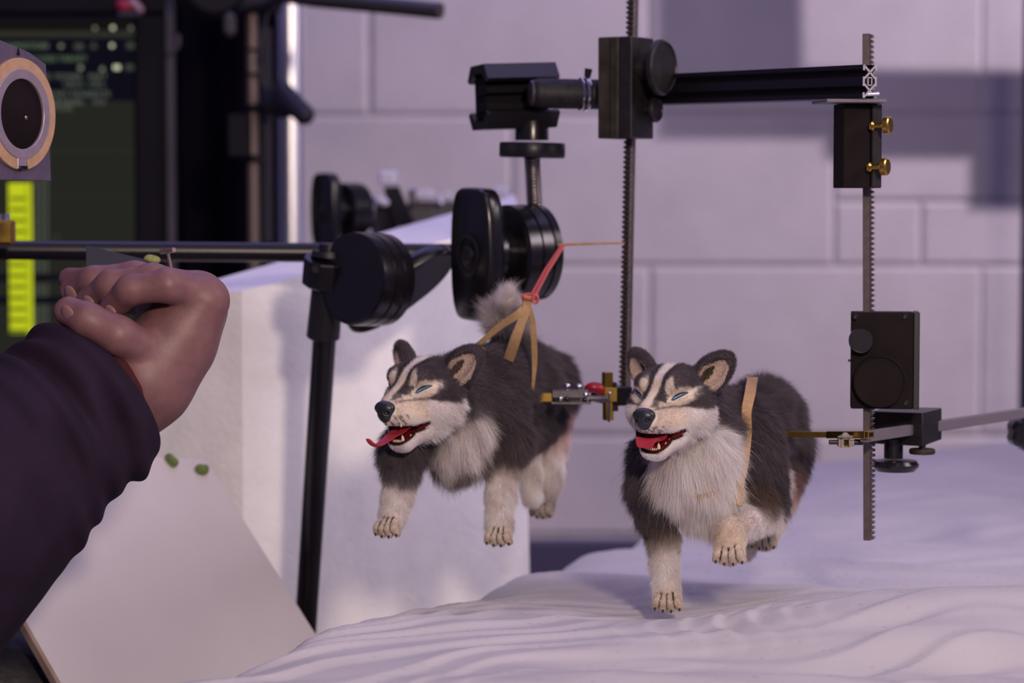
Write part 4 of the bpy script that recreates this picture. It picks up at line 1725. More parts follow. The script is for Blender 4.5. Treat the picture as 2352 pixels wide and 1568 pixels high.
for sx_ in (-1, 1):
    for y_ in (-1, 0, 1):
        pass
    for ya, yb in ((.98, .55), (-.98, -.55)):
        strut(sx_ * .95, ya, 0, yb)
        strut(sx_ * .80, yb * .32, 0, yb)
    for ya, yb in ((.98, .66), (.28, -.28), (-.66, -.98)):
        strut(sx_ * .93, ya, sx_ * .93, yb, .11)
    strut(sx_ * .28, .20, sx_ * .28, -.20, .07)
strut(-.28, .22, .28, .22, .07)
strut(-.28, -.22, .28, -.22, .07)
mb.build('end_web', M_ALU, t, angle=20)
mb = MB()
for s0 in (-.5, .5):
    mb.cyl(F.p(0, hh * s0 * .0 + s0 * hh * .2, L), F.p(0, s0 * hh * .2, L + .0005), hw * .22, n=12)
mb.build('end_hole', M_BLACK, t)
mb = MB()
mb.cyl(F.p(-.001, -hh * .78, L - .001), F.p(.0042, -hh * .74, L + .003), .0011, n=12)
mb.build('end_screw', M_CHROME, t)
mb = MB()
mb.box(F, (hw * .2, -hh - .0005, L / 2), (hw * .5, .0004, L * .98))
mb.build('bottom_lip', M_STEEL, t)

# ---- rail carriage: plate and block on the right rack rod
t = thing('rail_carriage', 'dark brown guide block under the rail end with two brass thumbscrews', 'carriage', P(1975, 432, 1.28))
kc = 1 / FPX * 1.275
F = yawf(P(1957, 233, 1.272), 8)
MB().box(F, (-.0005, .004, 0), (140 * kc, .030, .0018), .0003).build('top_plate', M_GREYPL, t)
F = yawf(P(1968, 336, 1.283), 12)
MB().box(F, (-12 * kc, 0, 0), (66 * kc, .016, 192 * kc), .0005).build('guide_block', M_DARKFACE, t)
MB().box(F, (34 * kc, 0, 0), (24 * kc, .0185, 192 * kc), .0005).build('side_block', M_ANOD, t)
for px, py in ((2035, 288), (2029, 383)):
    c = P(px, py, 1.268)
    axd = Vector((.86, -.5, .02)).normalized()
    mb = MB()
    st = c - axd * .0085
    mb.lathe(axisf(st, axd), [(S(11, 1.27), 0), (S(11, 1.27), .0012), (S(6, 1.27), .0022), (S(6, 1.27), .0065), (S(10, 1.27), .0075)], 20)
    mb.lathe(axisf(c - axd * .0012, axd), [(S(17, 1.27), 0), (S(20, 1.27), .0006), (S(20, 1.27), .0032), (S(17, 1.27), .0038), (S(13, 1.27), .0036)], 28)
    mb.build('thumbscrew', M_BRASS, t, angle=30)

# ---- black gear block
t = thing('gear_block', 'flat black gear block with a large and a small round dial at the right', 'gear block', P(2030, 935, 1.30))
kg = 1 / FPX * 1.285
F = yawf(P(2025, 826, 1.293), -7)
MB().box(F, (0, 0, 0), (142 * kg, .018, 222 * kg), .0005).build('housing', M_DARKFACE, t)
MB().box(F, (78 * kg, .0005, 0), (14 * kg, .019, 224 * kg), .0004).build('side_plate', M_SATIN, t)
for px, py, r, hgt in ((1978, 781, 29, .0045), (2020, 875, 60, .0045)):
    mb = MB()
    o_ = P(px, py, 1.2825)
    Fk = Frame(o_, F.x, F.z, -F.y)
    mb.lathe(Fk, [(r * kg * .96, -.001), (r * kg, 0), (r * kg, hgt - .0006), (r * kg * .965, hgt), (r * kg * .93, hgt - .0001), (r * kg * .91, hgt - .0007)], 48)
    mb.build('dial', M_DARKFACE if r > 40 else M_BLACK, t)
for px, py in ((1965, 727), (2079, 727), (2081, 925)):
    mb = MB()
    o_ = P(px, py, 1.2825)
    Fk = Frame(o_, F.x, F.z, -F.y)
    mb.lathe(Fk, [(6.5 * kg, -.0005), (6.5 * kg, .0004), (5 * kg, .0006), (3 * kg, .0001)], 16)
    mb.build('screw', M_ANOD, t)
mb = MB()
mb.cyl(P(1955, 827, 1.288), P(1948, 828, 1.288), S(3, 1.29), n=10)
mb.build('grub_screw', M_ANOD, t)

# ---- cross block under it with thumb wheels
t = thing('cross_block', 'grey black cross block with two wheel screws beneath the gear block', 'clamp block', P(2090, 1022, 1.32))
sa = math.radians(38)
fn2 = Vector((-math.sin(sa) * .25, -1, 0)).normalized()
F = yawf(P(2068, 980, 1.325), 0)
mb = MB()
f0 = [P(2000, 944, 1.325), P(2119, 948, 1.30), P(2163, 936, 1.335), P(2040, 934, 1.36)]
f1 = [P(2000, 1018, 1.325), P(2119, 1025, 1.30), P(2163, 1009, 1.335), P(2040, 1006, 1.36)]
mb.add(f1 + f0, [(3, 2, 1, 0), (4, 5, 6, 7), (0, 1, 5, 4), (1, 2, 6, 5), (2, 3, 7, 6), (3, 0, 4, 7)])
mb.build('housing', M_ANOD, t, bevel=.0004)
mb = MB()
mb.add([P(2120.5, 975, 1.2995), P(2162, 966, 1.3345), P(2162, 967.5, 1.3345), P(2120.5, 976.5, 1.2995)] + [P(2120.5, 975, 1.3015), P(2162, 966, 1.3365), P(2162, 967.5, 1.3365), P(2120.5, 976.5, 1.3015)],
       [(0, 1, 2, 3), (7, 6, 5, 4), (0, 4, 5, 1), (1, 5, 6, 2), (2, 6, 7, 3), (3, 7, 4, 0)])
mb.build('seam', M_BLACK, t)
mb = MB()
mb.lathe(axisf(P(2052, 1052, 1.315), (0, 0, 1)), [(S(22, 1.315), 0), (S(22, 1.315), S(45, 1.315))], 24)
mb.build('wheel_neck', M_BLACK, t)
mb = MB()
mb.lathe(axisf(P(2057, 1081, 1.315), (0, 0, 1)), [(S(44, 1.315), 0), (S(53, 1.315), S(10, 1.315)), (S(54, 1.315), S(16, 1.315)), (S(49, 1.315), S(24, 1.315)), (S(22, 1.315), S(26, 1.315))], 40)
mb.build('thumb_wheel', M_BLACK, t, angle=30)
mb = MB()
mb.lathe(axisf(P(2118, 1042, 1.31), (0, 0, 1)), [(S(28, 1.31), 0), (S(30, 1.31), S(3, 1.31)), (S(30, 1.31), S(9, 1.31)), (S(28, 1.31), S(12, 1.31)), (S(8, 1.31), S(12, 1.31)), (S(8, 1.31), S(24, 1.31))], 36)
mb.build('thumb_wheel', M_WORN, t, angle=30)

# ---- flat bar through the cross block
t = P(1983, 1003, 1.262), P(2420, 938, 1.46)
mb = MB()
z = (t[1] - t[0])
L = z.length
z.normalize()
yv = (Vector((0, 0, 1)) - z * z.z).normalized()
mb.box(Frame(t[0], yv.cross(z), yv, z), (0, 0, L / 2), (.004, S(25, 1.28), L), .0004)
o = mb.build('flat_bar', M_GREYPL)
tag(o, 'flat grey metal bar running back to the right through the cross block', 'bar')
# dark knob at the right edge
F = axisf(P(2330, 992, 1.45), (.25, -1, 0))
mb = MB()
pts = []
for i in range(48):
    a_ = 2 * math.pi * i / 48
    r = S(44, 1.45) * (1 - .14 * (.5 + .5 * math.cos(a_ * 6)) ** 2)
    pts.append((r * math.cos(a_), r * math.sin(a_)))
mb.prism(Frame(P(2350, 990, 1.455), (1, .1, 0), (0, 0, 1), (.1, -1, 0)), pts, 0, .014, .002)
mb.cyl(P(2350, 990, 1.455), P(2350, 985, 1.49), .006)
o = mb.build('star_knob', M_BLACK, angle=40)
tag(o, 'black lobed knob by the bar at the right edge of the picture', 'knob')

# ---- brass rod holding the right puppet
t = thing('brass_tube', 'square brass tube with a tiny screw clamp from the right puppet to the flat bar', 'brass rod', P(1900, 1005, 1.30))
p0, p1 = P(1768, 996, 1.345), P(1905, 998, 1.292)
z = p1 - p0
L = z.length
up_ = Vector((0, 0, 1))
F = Frame(p0, up_.cross(z), up_, z)
MB().box(F, (0, 0, L / 2), (.0035, S(13, 1.3), L)).build('inner_rod', M_GOLD, t)
p2 = P(2001, 998, 1.256)
z = p2 - p1
L = z.length
F = Frame(p1, up_.cross(z), up_, z)
MB().box(F, (0, 0, L * .46), (.0042, S(17, 1.275), L * .92), .0002).build('sleeve', M_BRASS, t)
MB().box(F, (0, 0, L * .96), (.0038, S(15, 1.26), L * .08), .0002).build('sleeve_tip', M_BRASS, t)
MB().box(F, (0, 0, L + .00015), (.0022, S(9, 1.26), .0003)).build('bore', M_BLACK, t)
kb = 1 / FPX * 1.27
F = yawf(P(1940, 1016, 1.270), 0)
MB().box(F, (-9 * kb, 0, 0), (14 * kb, .004, 18 * kb), .0002).build('clamp_jaw', M_STEEL, t)
MB().box(F, (15 * kb, 0, -1 * kb), (14 * kb, .004, 14 * kb), .0002).build('clamp_jaw', M_STEEL, t)
mb = MB()
for q, d in (((0, 0, 9), (20, 2)), ((0, 0, -9), (20, 2)), ((-9, 0, 0), (2, 20)), ((9, 0, 0), (2, 20))):
    mb.box(F, (q[0] * kb, -.001, q[2] * kb), (d[0] * kb, .0035, d[1] * kb))
mb.build('socket', M_BRASS, t)
MB().box(F, (0, .0006, 0), (16 * kb, .002, 16 * kb)).build('socket_bore', M_BLACK, t)
for x0, x1 in ((-36, -16), (22, 42)):
    mb = MB()
    mb.cyl(F.p(x0 * kb, 0, 1 * kb), F.p(x1 * kb, 0, 1 * kb), 5.5 * kb if x0 < 0 else 7 * kb, n=16, ch=1 * kb)
    mb.build('cap_screw', M_ANOD, t)
sol = [Ell(F.p(2 * kb, -.0016, 14 * kb) * 1000, WR, [4.6, .8, 1.0], 1), Ell(F.p(0, -.0018, 18 * kb) * 1000, WR, [1.8, .6, 1.6], 1)]
sdf_obj('solder', sol, .25, mat('dull_solder', (.22, .20, .22), .6, .4), t)

# ---- clamp chain holding the left puppet
M_DSTEEL = mat('dull_steel', (0.17, 0.155, 0.15), .42, .8, noise=(200, .2))
t = thing('joint_clamp', 'small silver joint clamp with round screw heads between the left puppet and the brass cross', 'joint clamp', P(1310, 930, 1.358))
kb = 1 / FPX * 1.358
F = yawf(P(1312, 912, 1.358), -4)
MB().box(F, (0, 0, -12 * kb), (90 * kb, .009, 6 * kb), .0002).build('lower_plate', M_DSTEEL, t)
MB().box(F, (-2 * kb, 0, 8 * kb), (84 * kb, .009, 18 * kb), .0005).build('upper_plate', M_DSTEEL, t)
for x, zz in ((-9, 27), (18, 26)):
    mb = MB()
    mb.cyl(F.p(x * kb, -.001, 14 * kb), F.p(x * kb, -.001, 22 * kb), 5 * kb, n=12)
    mb.ell(Frame(F.p(x * kb, -.001, zz * kb), F.x, F.y, F.z), (8 * kb, 8 * kb, 6 * kb), 16, 10)
    mb.build('screw_head', M_CHROME, t)
for x, zz, m_ in ((-24, -2, M_CHROME), (-9, -2, M_BLACK), (34, 8, M_CHROME), (32, -4, M_BLACK)):
    mb = MB()
    mb.ell(Frame(F.p(x * kb, -.0045, zz * kb), F.x, F.y, F.z), (6 * kb, .0012, 6 * kb), 14, 8)
    mb.build('ball', m_, t)
MB().cyl(F.p(40 * kb, 0, -2 * kb), F.p(86 * kb, 0, -3 * kb), 7 * kb, n=18).build('pin', M_DSTEEL, t)
mb = MB()
mb.box(F, (-66 * kb, 0, 0), (46 * kb, .006, 20 * kb), .0003)
mb.cyl(F.p(-90 * kb, 0, 0), F.p(-66 * kb, 0, 0), 8 * kb, n=14)
mb.build('brass_tab', M_GOLD, t)
mb = MB()
mb.cyl(F.p(-48 * kb, 0, 0), F.p(-36 * kb, 0, 0), 12 * kb, n=18)
mb.build('nut', M_ANOD, t)
M_RED = mat('red_wax', (0.26, 0.005, 0.016), .35, bump=(500, .4, .0005))
c = P(1364, 889, 1.368) * 1000
o, _ = sdf_obj('red_bulb', [Ell(c, WR, [4.6, 3.6, 3.0], 2), Ell(c + Vector((3.6, 0, -1.6)), WR, [2.8, 2.8, 3.0], 2), Ell(c + Vector((-3, 0, -1)), WR, [2.4, 2.2, 1.8], 2)], .35, M_RED, t)
t = thing('brass_cross', 'upright brass bar with a black joint block at the foot of the centre rack rod', 'brass joint', P(1395, 965, 1.375))
F = yawf(P(1395, 910, 1.372), 20)
kb = 1 / FPX * 1.372
MB().box(F, (0, 0, 38 * kb), (20 * kb, .005, 36 * kb), .0002).build('upper_bar', M_BRASS, t)
MB().box(F, (2 * kb, 0, -34 * kb), (20 * kb, .005, 42 * kb), .0002).build('lower_bar', M_GOLD, t)
MB().box(F, (4 * kb, .0005, 4 * kb), (32 * kb, .0075, 34 * kb), .0005).build('cross_piece', M_GOLD, t)
mb = MB()
mb.cyl(F.p(-2 * kb, -.0035, 10 * kb), F.p(-2 * kb, -.0035, -58 * kb), .0006, n=8)
mb.ell(Frame(F.p(-2 * kb, -.0045, 9 * kb), F.x, F.y, F.z), (4 * kb, 4 * kb, 4 * kb), 12, 8)
mb.build('pin', M_CHROME, t)
MB().box(F, (33 * kb, .014, 0), (50 * kb, .034, 44 * kb), .0006).build('joint_block', M_BLACK, t)
MB().box(F, (16 * kb, 0, -22 * kb), (14 * kb, .006, 24 * kb), .0004).build('step', M_ANOD, t)
MB().box(F, (14 * kb, 0, 26 * kb), (12 * kb, .006, 14 * kb), .0006).build('step', M_ANOD, t)

# ---- grip clamps: oblong grip on a ringed drum
def grip_clamp(name, label, c, k, axis, tilt, grip_front=True, blur_rings=True):
    """c: centre of the grip plate, k: metres per picture px there, axis: from grip to drum"""
    axis = Vector(axis).normalized()
    t_ = thing(name, label, 'grip clamp', c)
    Fk = axisf(c, axis)
    # x of the frame = horizontal-ish, y = up-ish
    hx = Vector((0, 0, 1)).cross(axis).normalized()
    hy = axis.cross(hx)
    r_ = math.radians(tilt)
    gx_ = hx * math.cos(r_) + hy * math.sin(r_)
    gy_ = hy * math.cos(r_) - hx * math.sin(r_)
    G = Frame(c, gx_, gy_, axis)
    H2, Wd = 153 * k, 92 * k
    poly = []
    for i in range(72):
        a_ = 2 * math.pi * i / 72
        ca, sa_ = math.cos(a_), math.sin(a_)
        e = 7.0
        x_ = Wd * abs(ca) ** (2 / 6.0) * (1 if ca > 0 else -1)
        y_ = H2 * abs(sa_) ** (2 / e) * (1 if sa_ > 0 else -1)
        x_ *= 1 - .22 * (y_ / H2) ** 2
        poly.append((x_, y_))
    th2 = 46 * k
    mb_ = MB()
    n = len(poly)
    lay = [(.90, 0), (.955, 2.5 * k), (.99, 8 * k), (1, 16 * k), (1, th2 - 12 * k), (.97, th2 - 4 * k), (.92, th2)]
    vs = []
    for s_, h_ in lay:
        vs += [G.p(a_ * s_, b_ * (1 - (1 - s_) * .55), h_) for a_, b_ in poly]
    fs = [tuple(range(n - 1, -1, -1)), tuple(range((len(lay) - 1) * n, len(lay) * n))]
    for q in range(len(lay) - 1):
        for i in range(n):
            j = (i + 1) % n
            fs.append((q * n + i, q * n + j, q * n + n + j, q * n + n + i))
    mb_.add(vs, fs)
    mb_.build('grip', M_BLACK, t_, angle=40)
    mb_ = MB()
    mb_.lathe(Frame(G.o, G.x, G.y, G.z).at(0, 0, -.0004), [(38 * k, 0), (44 * k, -.0006), (50 * k, 0)], 40, cap=False)
    mb_.lathe(G.at(0, 0, -.0015), [(16 * k, 0), (20 * k, .0008), (20 * k, .004)], 28)
    mb_.build('screw_cap', M_ANOD, t_)
    mb_ = MB()
    mb_.lathe(G, [(70 * k, th2), (70 * k, th2 + 22 * k), (60 * k, th2 + 30 * k), (60 * k, th2 + 54 * k)], 40)
    mb_.build('hub', M_BLACK, t_)
    mb_ = MB()
    h0 = th2 + 42 * k
    R_ = 112 * k
    h0 += 8 * k
    mb_.lathe(G, [(R_ * .9, h0), (R_, h0 + 6 * k), (R_, h0 + 34 * k), (R_ * .965, h0 + 36 * k), (R_ * .965, h0 + 39 * k), (R_, h0 + 41 * k), (R_, h0 + 66 * k), (R_ * .965, h0 + 68 * k), (R_ * .965, h0 + 71 * k), (R_, h0 + 73 * k), (R_ * .985, h0 + 92 * k), (R_ * .9, h0 + 96 * k)], 64)
    mb_.build('drum', M_BLACK, t_, angle=25)
    return t_, G, h0


kk = 1 / FPX * 1.44
gc, G1, _ = grip_clamp('grip_clamp', 'black oblong grip and ringed drum below the threaded rod, in the middle of the picture', P(1076, 585, 1.435), kk, (.86, .51, .02), 2)

# horizontal tube
mb = MB()
p0, p1 = P(-140, 573, 1.47), P(1120, 583, 1.53)
mb.lathe(axisf(p0, p1 - p0), [(S(22, 1.47), 0), (S(22, 1.47), .0005), (S(23, 1.5), (p1 - p0).length)], 28)
o = mb.build('cross_tube', mat('tube_black', (.008, .007, .012), .3, spec=.35))
tag(o, 'long black horizontal tube crossing the left half of the picture', 'tube')

# left grip clamp: drum to the front, grip behind and below to the right
kk = 1 / FPX * 1.46
t = thing('grip_clamp', 'black round drum clamp at the end of the tube beside the tilted stand', 'grip clamp', P(840, 740, 1.45))
dr = Vector((-.68, -.73, .05)).normalized()      # drum face direction
c = P(808, 640, 1.435)
hx = Vector((0, 0, 1)).cross(dr).normalized()
hy = dr.cross(hx)
G = Frame(c, hx, hy, -dr)
R_ = 106 * kk
mb = MB()
mb.lathe(G, [(R_ * .93, 0), (R_ * .99, 3 * kk), (R_, 12 * kk), (R_, 34 * kk), (R_ * .965, 36 * kk), (R_ * .965, 40 * kk), (R_, 42 * kk), (R_, 66 * kk), (R_ * .965, 68 * kk), (R_ * .965, 72 * kk), (R_, 74 * kk), (R_, 96 * kk), (R_ * .93, 100 * kk)], 64)
mb.build('drum', M_BLACK, t, angle=25)
mb = MB()
a_ = math.radians(-38)
o_ = G.p(-R_ * math.cos(a_) * .0, 0, 0)
for ang in (-35,):
    ar = math.radians(ang)
    best = None
# socket hole in the drum's rim, lower right as the camera sees it
rim = min((G.p(R_ * math.cos(i * math.pi / 60), R_ * math.sin(i * math.pi / 60), 60 * kk) for i in range(120)), key=lambda q: (q - P(912, 688, 1.43)).length)
mb.cyl(rim, rim + (rim - G.p(0, 0, 60 * kk)).normalized() * .0004, S(12, 1.43), n=20)
mb.build('socket_hole', mat('hole_black', (.002, .002, .002), .9), t)
kx = [(1030, 612), (1034, 640), (1000, 672), (935, 722), (875, 757), (842, 762), (815, 745), (802, 728), (840, 700), (920, 640), (980, 545), (1010, 560)]
mb = MB()
c2 = P(918, 655, 1.50)
gd = Vector((.74, -.30, -.60)).normalized()   # long direction of the far grip, falls to the left
lx = Vector((.80, .0, .60)).normalized()
nx = Vector((.45, -.65, -.60)).normalized()
nx = (nx - lx * nx.dot(lx)).normalized()
wx = nx.cross(lx)
Gb = Frame(P(918, 662, 1.49), lx, wx, nx)
poly = []
H2, Wd = 150 * kk, 62 * kk
for i in range(60):
    aa = 2 * math.pi * i / 60
    ca, sa_ = math.cos(aa), math.sin(aa)
    x_ = H2 * abs(ca) ** (2 / 3.2) * (1 if ca > 0 else -1)
    y_ = Wd * abs(sa_) ** (2 / 2.4) * (1 if sa_ > 0 else -1)
    y_ *= 1 - .25 * (x_ / H2) ** 2
    poly.append((x_, y_))
mb.prism(Gb, poly, -20 * kk, 20 * kk, 7 * kk)
mb.build('grip', M_BLACK, t, angle=50)

# far grip clamp, out of focus
kk2 = 1 / FPX * 1.9
t2, G2, _ = grip_clamp('grip_clamp', 'blurred black grip clamp far behind the tube, beside the shiny pole', P(738, 482, 1.92), kk2 * .56, (.80, .6, 0), 0)
mb = MB()
mb.cyl(P(800, 500, 2.0), P(880, 520, 2.05), S(14, 2), n=16)
mb.build('arm', M_SATIN, t2)

# ---- tilted stand pole with collar
t = thing('tilted_stand', 'tilted black stand pole with a collar head, right of the white board', 'stand', P(700, 1440, 1.50))
pt, pb = P(746, 765, 1.47), P(694, 1560, 1.515)
MB().cyl(pb, pt, S(25.5, 1.51), S(27.5, 1.47), 32).build('pole', M_BLACK, t)
axs = (pt - pb).normalized()
pbase = pb
mb = MB()
c0, c1 = P(742, 774, 1.47), P(752, 650, 1.46)
mb.cyl(c0, c1, S(39, 1.47), S(35, 1.47), 32, ch=.0006)
mb.build('socket_sleeve', M_SATIN, t)
for dx_ in (-27, -8, 14):
    mb = MB()
    off = Vector((S(dx_, 1.47), -S(math.sqrt(max(0, 36 ** 2 - dx_ ** 2)), 1.47), 0))
    mb.cyl(c0 + off, c1 + off * .92, S(4.0, 1.47), n=8)
    mb.build('rib', M_SATIN, t)
mb = MB()
c0, c1 = P(751, 652, 1.46), P(755, 592, 1.455)
mb.cyl(c0, c1, S(59, 1.46), S(58, 1.46), 12, ch=.0008)
mb.build('collar', M_BLACK, t, angle=20)
mb = MB()
mb.cyl(c1, P(756, 578, 1.455), S(42, 1.46), S(38, 1.46), 24)
mb.cyl(P(756, 578, 1.455), P(757, 560, 1.455), S(24, 1.46), S(24, 1.46), 24, ch=.0005)
mb.build('top_cap', M_SATIN, t)
mb = MB()
q = P(726, 618, 1.444)
mb.cyl(q, q + Vector((-.1, -1, 0)).normalized() * .0022, S(9, 1.44), n=18)
mb.build('set_screw', M_ANOD, t)
MB().cyl(Vector((pbase.x, pbase.y, TZ)), pbase + Vector((0, 0, .004)), S(26, 1.51), S(26, 1.51), 24).build('foot', M_BLACK, t)

# ---- pink rubber band and its toothpick
M_PINK = mat('pink_rubber', (0.52, 0.085, 0.07), .45)
t = thing('rubber_band', 'pink rubber band stretched from the drum to the gathered tan straps', 'rubber band', P(1215, 690, 1.335))
ka = P(1216, 683, 1.333)
top_ = P(1293, 563, 1.425)
for dx_ in (-5, 4):
    mb = MB()
    mb.tube([ka + Vector((S(8 + dx_, 1.33), 0, S(2, 1.3))), ka.lerp(top_, .5) + Vector((S(dx_ * .8, 1.33), 0, 0)), top_ + Vector((S(dx_ * .5, 1.33), 0, 0))], S(4.2, 1.33), 8)
    mb.build('strand', M_PINK, t)
mb = MB()
ring = []
for i in range(24):
    a_ = 2 * math.pi * i / 24
    ring.append(P(1215 + 15 * math.cos(a_), 681 - 5 * math.sin(a_), 1.331) + Vector((0, .004 * math.sin(a_), 0)))
mb.tube(ring, S(3.6, 1.33), 8, closed=True)
mb.build('loop', M_PINK, t)
mb = MB()
ring = [P(1230 + 6 * math.cos(i / 14 * 6.283), 686 + 10 * math.sin(i / 14 * 6.283), 1.326) for i in range(14)]
mb.tube(ring, S(3.2, 1.33), 8, closed=True)
mb.build('loop', M_PINK, t)
mb = MB()
mb.tube([P(1282, 562, 1.425), P(1330, 560, 1.42), P(1400, 558, 1.415), P(1434, 558, 1.412)], [S(3.4, 1.38), S(3.2, 1.38), S(2.6, 1.38), S(2, 1.38)], 8)
o = mb.build('toothpick', mat('pale_wood', (.50, .30, .13), .6, noise=(300, .2)))
tag(o, 'thin pale wooden stick between the rubber band and the centre rack rod', 'toothpick')

# ------------------------------------------------------------------ left background: screen, drape, pole, stand
M_BEZEL = mat('bezel_black', (0.005, 0.004, 0.007), .6, spec=.2)
M_DRAPE = mat('black_drape', (0.006, 0.004, 0.008), .95, spec=.05, bump=(20, .4, .01))
YM = 2.2


def em(name, col, s=1.0):
    return mat(name, (0, 0, 0), 1.0, spec=0, emit=col, estr=s)


E_BG = em('screen_navy', (.0045, .0042, .009))
E_OL = em('screen_olive', (.0180, .0180, .0145))
E_OL2 = em('screen_band', (.028, .028, .022))
E_BR = em('screen_brown', (.0085, .006, .006))
E_TX = em('screen_text', (.12, .14, .11))
E_GT = em('screen_green', (.12, .17, .10))
E_HI = em('screen_bright', (.70, .72, .50))
E_MD = em('screen_mid', (.22, .24, .17))
E_YE = em('screen_yellow', (.52, .58, .015))
E_DIM = em('screen_dim', (.05, .055, .045))

mon = thing('computer_monitor', 'large computer monitor with a dark green frame list and yellow column', 'monitor', P(100, 1000, YM))


def quad(name, x0, y0, x1, y1, m, dep=0.0, parent=mon, th=.0006):
    a, b = P(x0, y1, YM), P(x1, y0, YM)
    mb_ = MB()
    mb_.box(WF, ((a.x + b.x) / 2, YM - dep, (a.z + b.z) / 2), (b.x - a.x, th, b.z - a.z))
    return mb_.build(name, m, parent)


for nm, (x0, y0, x1, y1) in {'bezel_top': (-900, -18, 386, 34), 'bezel_right': (318, 34, 386, 900), 'bezel_bottom': (-900, 820, 318, 900)}.items():
    a, b = P(x0, y1, YM), P(x1, y0, YM)
    MB().box(WF, ((a.x + b.x) / 2, YM + .006, (a.z + b.z) / 2), (b.x - a.x, .03, b.z - a.z), .003).build('bezel', M_BEZEL, mon)
a, b = P(-900, 860, YM), P(386, -10, YM)
MB().box(WF, ((a.x + b.x) / 2, YM + .035, (a.z + b.z) / 2), (b.x - a.x, .03, b.z - a.z), .004).build('back_shell', M_BEZEL, mon)
scr = quad('screen', -900, 30, 322, 824, E_BG, -.002, th=.004)
quad('header_strip', -900, 45, 322, 70, E_BR, .0006)
quad('header_strip', -900, 71, 322, 86, E_OL2, .0006)
quad('list_panel', -900, 232, 308, 824, E_OL, .0006)
for y in (345, 452, 556, 640, 700):
    quad('rule', 110, y, 308, y + 2, E_OL2, .0012)
for y0, y1 in ((629, 645), (680, 698)):
    quad('dark_row', -900, y0, 308, y1, E_BG, .0012)
# yellow column with its ticked gaps
quad('yellow_column', 24, 420, 73, 765, E_YE, .0013)
yy = 456
M_TICK = em('screen_tick', (.02, .024, .006))
while yy < 760:
    mb = MB()
    for i in range(7):
        a, b = P(26 + i * 6, yy + 4.5, YM), P(30 + i * 6, yy - 4.5, YM)
        mb.box(WF, ((a.x + b.x) / 2, YM - .0020, (a.z + b.z) / 2), (b.x - a.x, .0005, b.z - a.z))
    mb.build('tick_row', M_TICK, mon)
    yy += 25.3
quad('column_edge', 63, 425, 66, 765, em('screen_yellow_dim', (.36, .42, .01)), .0021)
# columns of frame numbers
for cx in (84, 96, 108):
    mb = MB()
    yy = 262
    i = 0
    while yy < 812:
        if not (627 < yy < 647 or 678 < yy < 700):
            for dx_ in (-3.4, 0.6):
                a, b = P(cx + dx_, yy + 3, YM), P(cx + dx_ + 2.4, yy, YM)
                mb.box(WF, ((a.x + b.x) / 2, YM - .0016, (a.z + b.z) / 2), (b.x - a.x, .0005, b.z - a.z))
        yy += 6
    o_ = mb.build('number_column', E_TX, mon)
    o_['kind'] = 'stuff'


def text(s, px, py, h, m, name='screen_text'):
    cu = bpy.data.curves.new(name, 'FONT')
    cu.body = s
    cu.size = S(h, YM) * 1.35
    cu.align_x = 'LEFT'
    cu.extrude = .0002
    cu.resolution_u = 2
    tmp = bpy.data.objects.new(name, cu)
    COL.objects.link(tmp)
    dg = bpy.context.evaluated_depsgraph_get()
    me_ = bpy.data.meshes.new_from_object(tmp.evaluated_get(dg))
    bpy.data.objects.remove(tmp)
    o_ = bpy.data.objects.new(name, me_)
    me_.materials.clear()
    me_.materials.append(m)
    COL.objects.link(o_)
    o_.parent = mon
    o_.location = P(px, py, YM) - OFF[mon] + Vector((0, -.0018, 0))
    o_.rotation_euler = (math.pi / 2, 0, 0)
    return o_


text('ANIMATION', 5, 112, 14, E_GT)
text('ACCESS TARGET', 68, 141, 13, E_GT)
text('MOVE  POWER', 70, 182, 13, E_TX)
text('KEY', 80, 200, 13, E_TX)
text('CELLS', 146, 199, 13, E_TX)
text('PART', 204, 182, 13, E_TX)
text('CELL', 204, 199, 13, E_TX)
text('START PANEL', 107, 222, 13, E_TX)
text('RATE', 212, 222, 13, E_TX)
text('SUB PANEL', 107, 240, 13, E_TX)
text('CYCLES', 107, 253, 13, E_TX)
text('10.0', 212, 240, 13, E_TX)
text('1.0', 118, 549, 12, E_DIM)


def dot(px, py, r, m, sh='disc'):
    c = P(px, py, YM) + Vector((0, -.0016, 0))
    mb_ = MB()
    if sh == 'disc':
        mb_.lathe(Frame(c, (1, 0, 0), (0, 0, 1), (0, -1, 0)), [(S(r, YM), 0), (S(r, YM), .0004)], 20)
    elif sh == 'tri':
        mb_.prism(Frame(c, (1, 0, 0), (0, 0, 1), (0, -1, 0)), [(-S(r, YM), -S(r * .8, YM)), (S(r, YM), -S(r * .8, YM)), (0, S(r, YM))], 0, .0004)
    else:
        mb_.box(Frame(c, (1, 0, 0), (0, 0, 1), (0, -1, 0)), (0, 0, .0002), (S(r * 2, YM), S(r * 1.4, YM), .0004))
    mb_.build('screen_icon', m, mon)


for x, y, r, m_, sh in ((219, 65, 4, E_MD, 'disc'), (260, 64, 4.5, E_HI, 'disc'), (301, 64, 5, E_MD, 'tri'),
                        (103, 105, 8, E_DIM, 'box'), (141, 106, 4.5, E_MD, 'disc'), (182, 107, 10, E_DIM, 'box'), (216, 104, 9, E_DIM, 'tri'), (258, 105, 4.5, E_HI, 'disc'), (302, 105, 10, E_DIM, 'box'),
                        (186, 156, 5, E_MD, 'disc'), (236, 158, 6, E_MD, 'tri'), (269, 155, 7, E_HI, 'box'), (298, 155, 9, E_DIM, 'box')):
    dot(x, y, r, m_, sh)
# monitor stand down to the floor
MB().box(WF, (P(-200, 0, 2.26).x, 2.27, CAMZ * .45), (.08, .05, CAMZ * .9), .004).build('neck', M_BEZEL, mon)
MB().box(WF, (P(-200, 0, 2.26).x, 2.27, .012), (.45, .35, .024), .006).build('foot', M_BEZEL, mon)
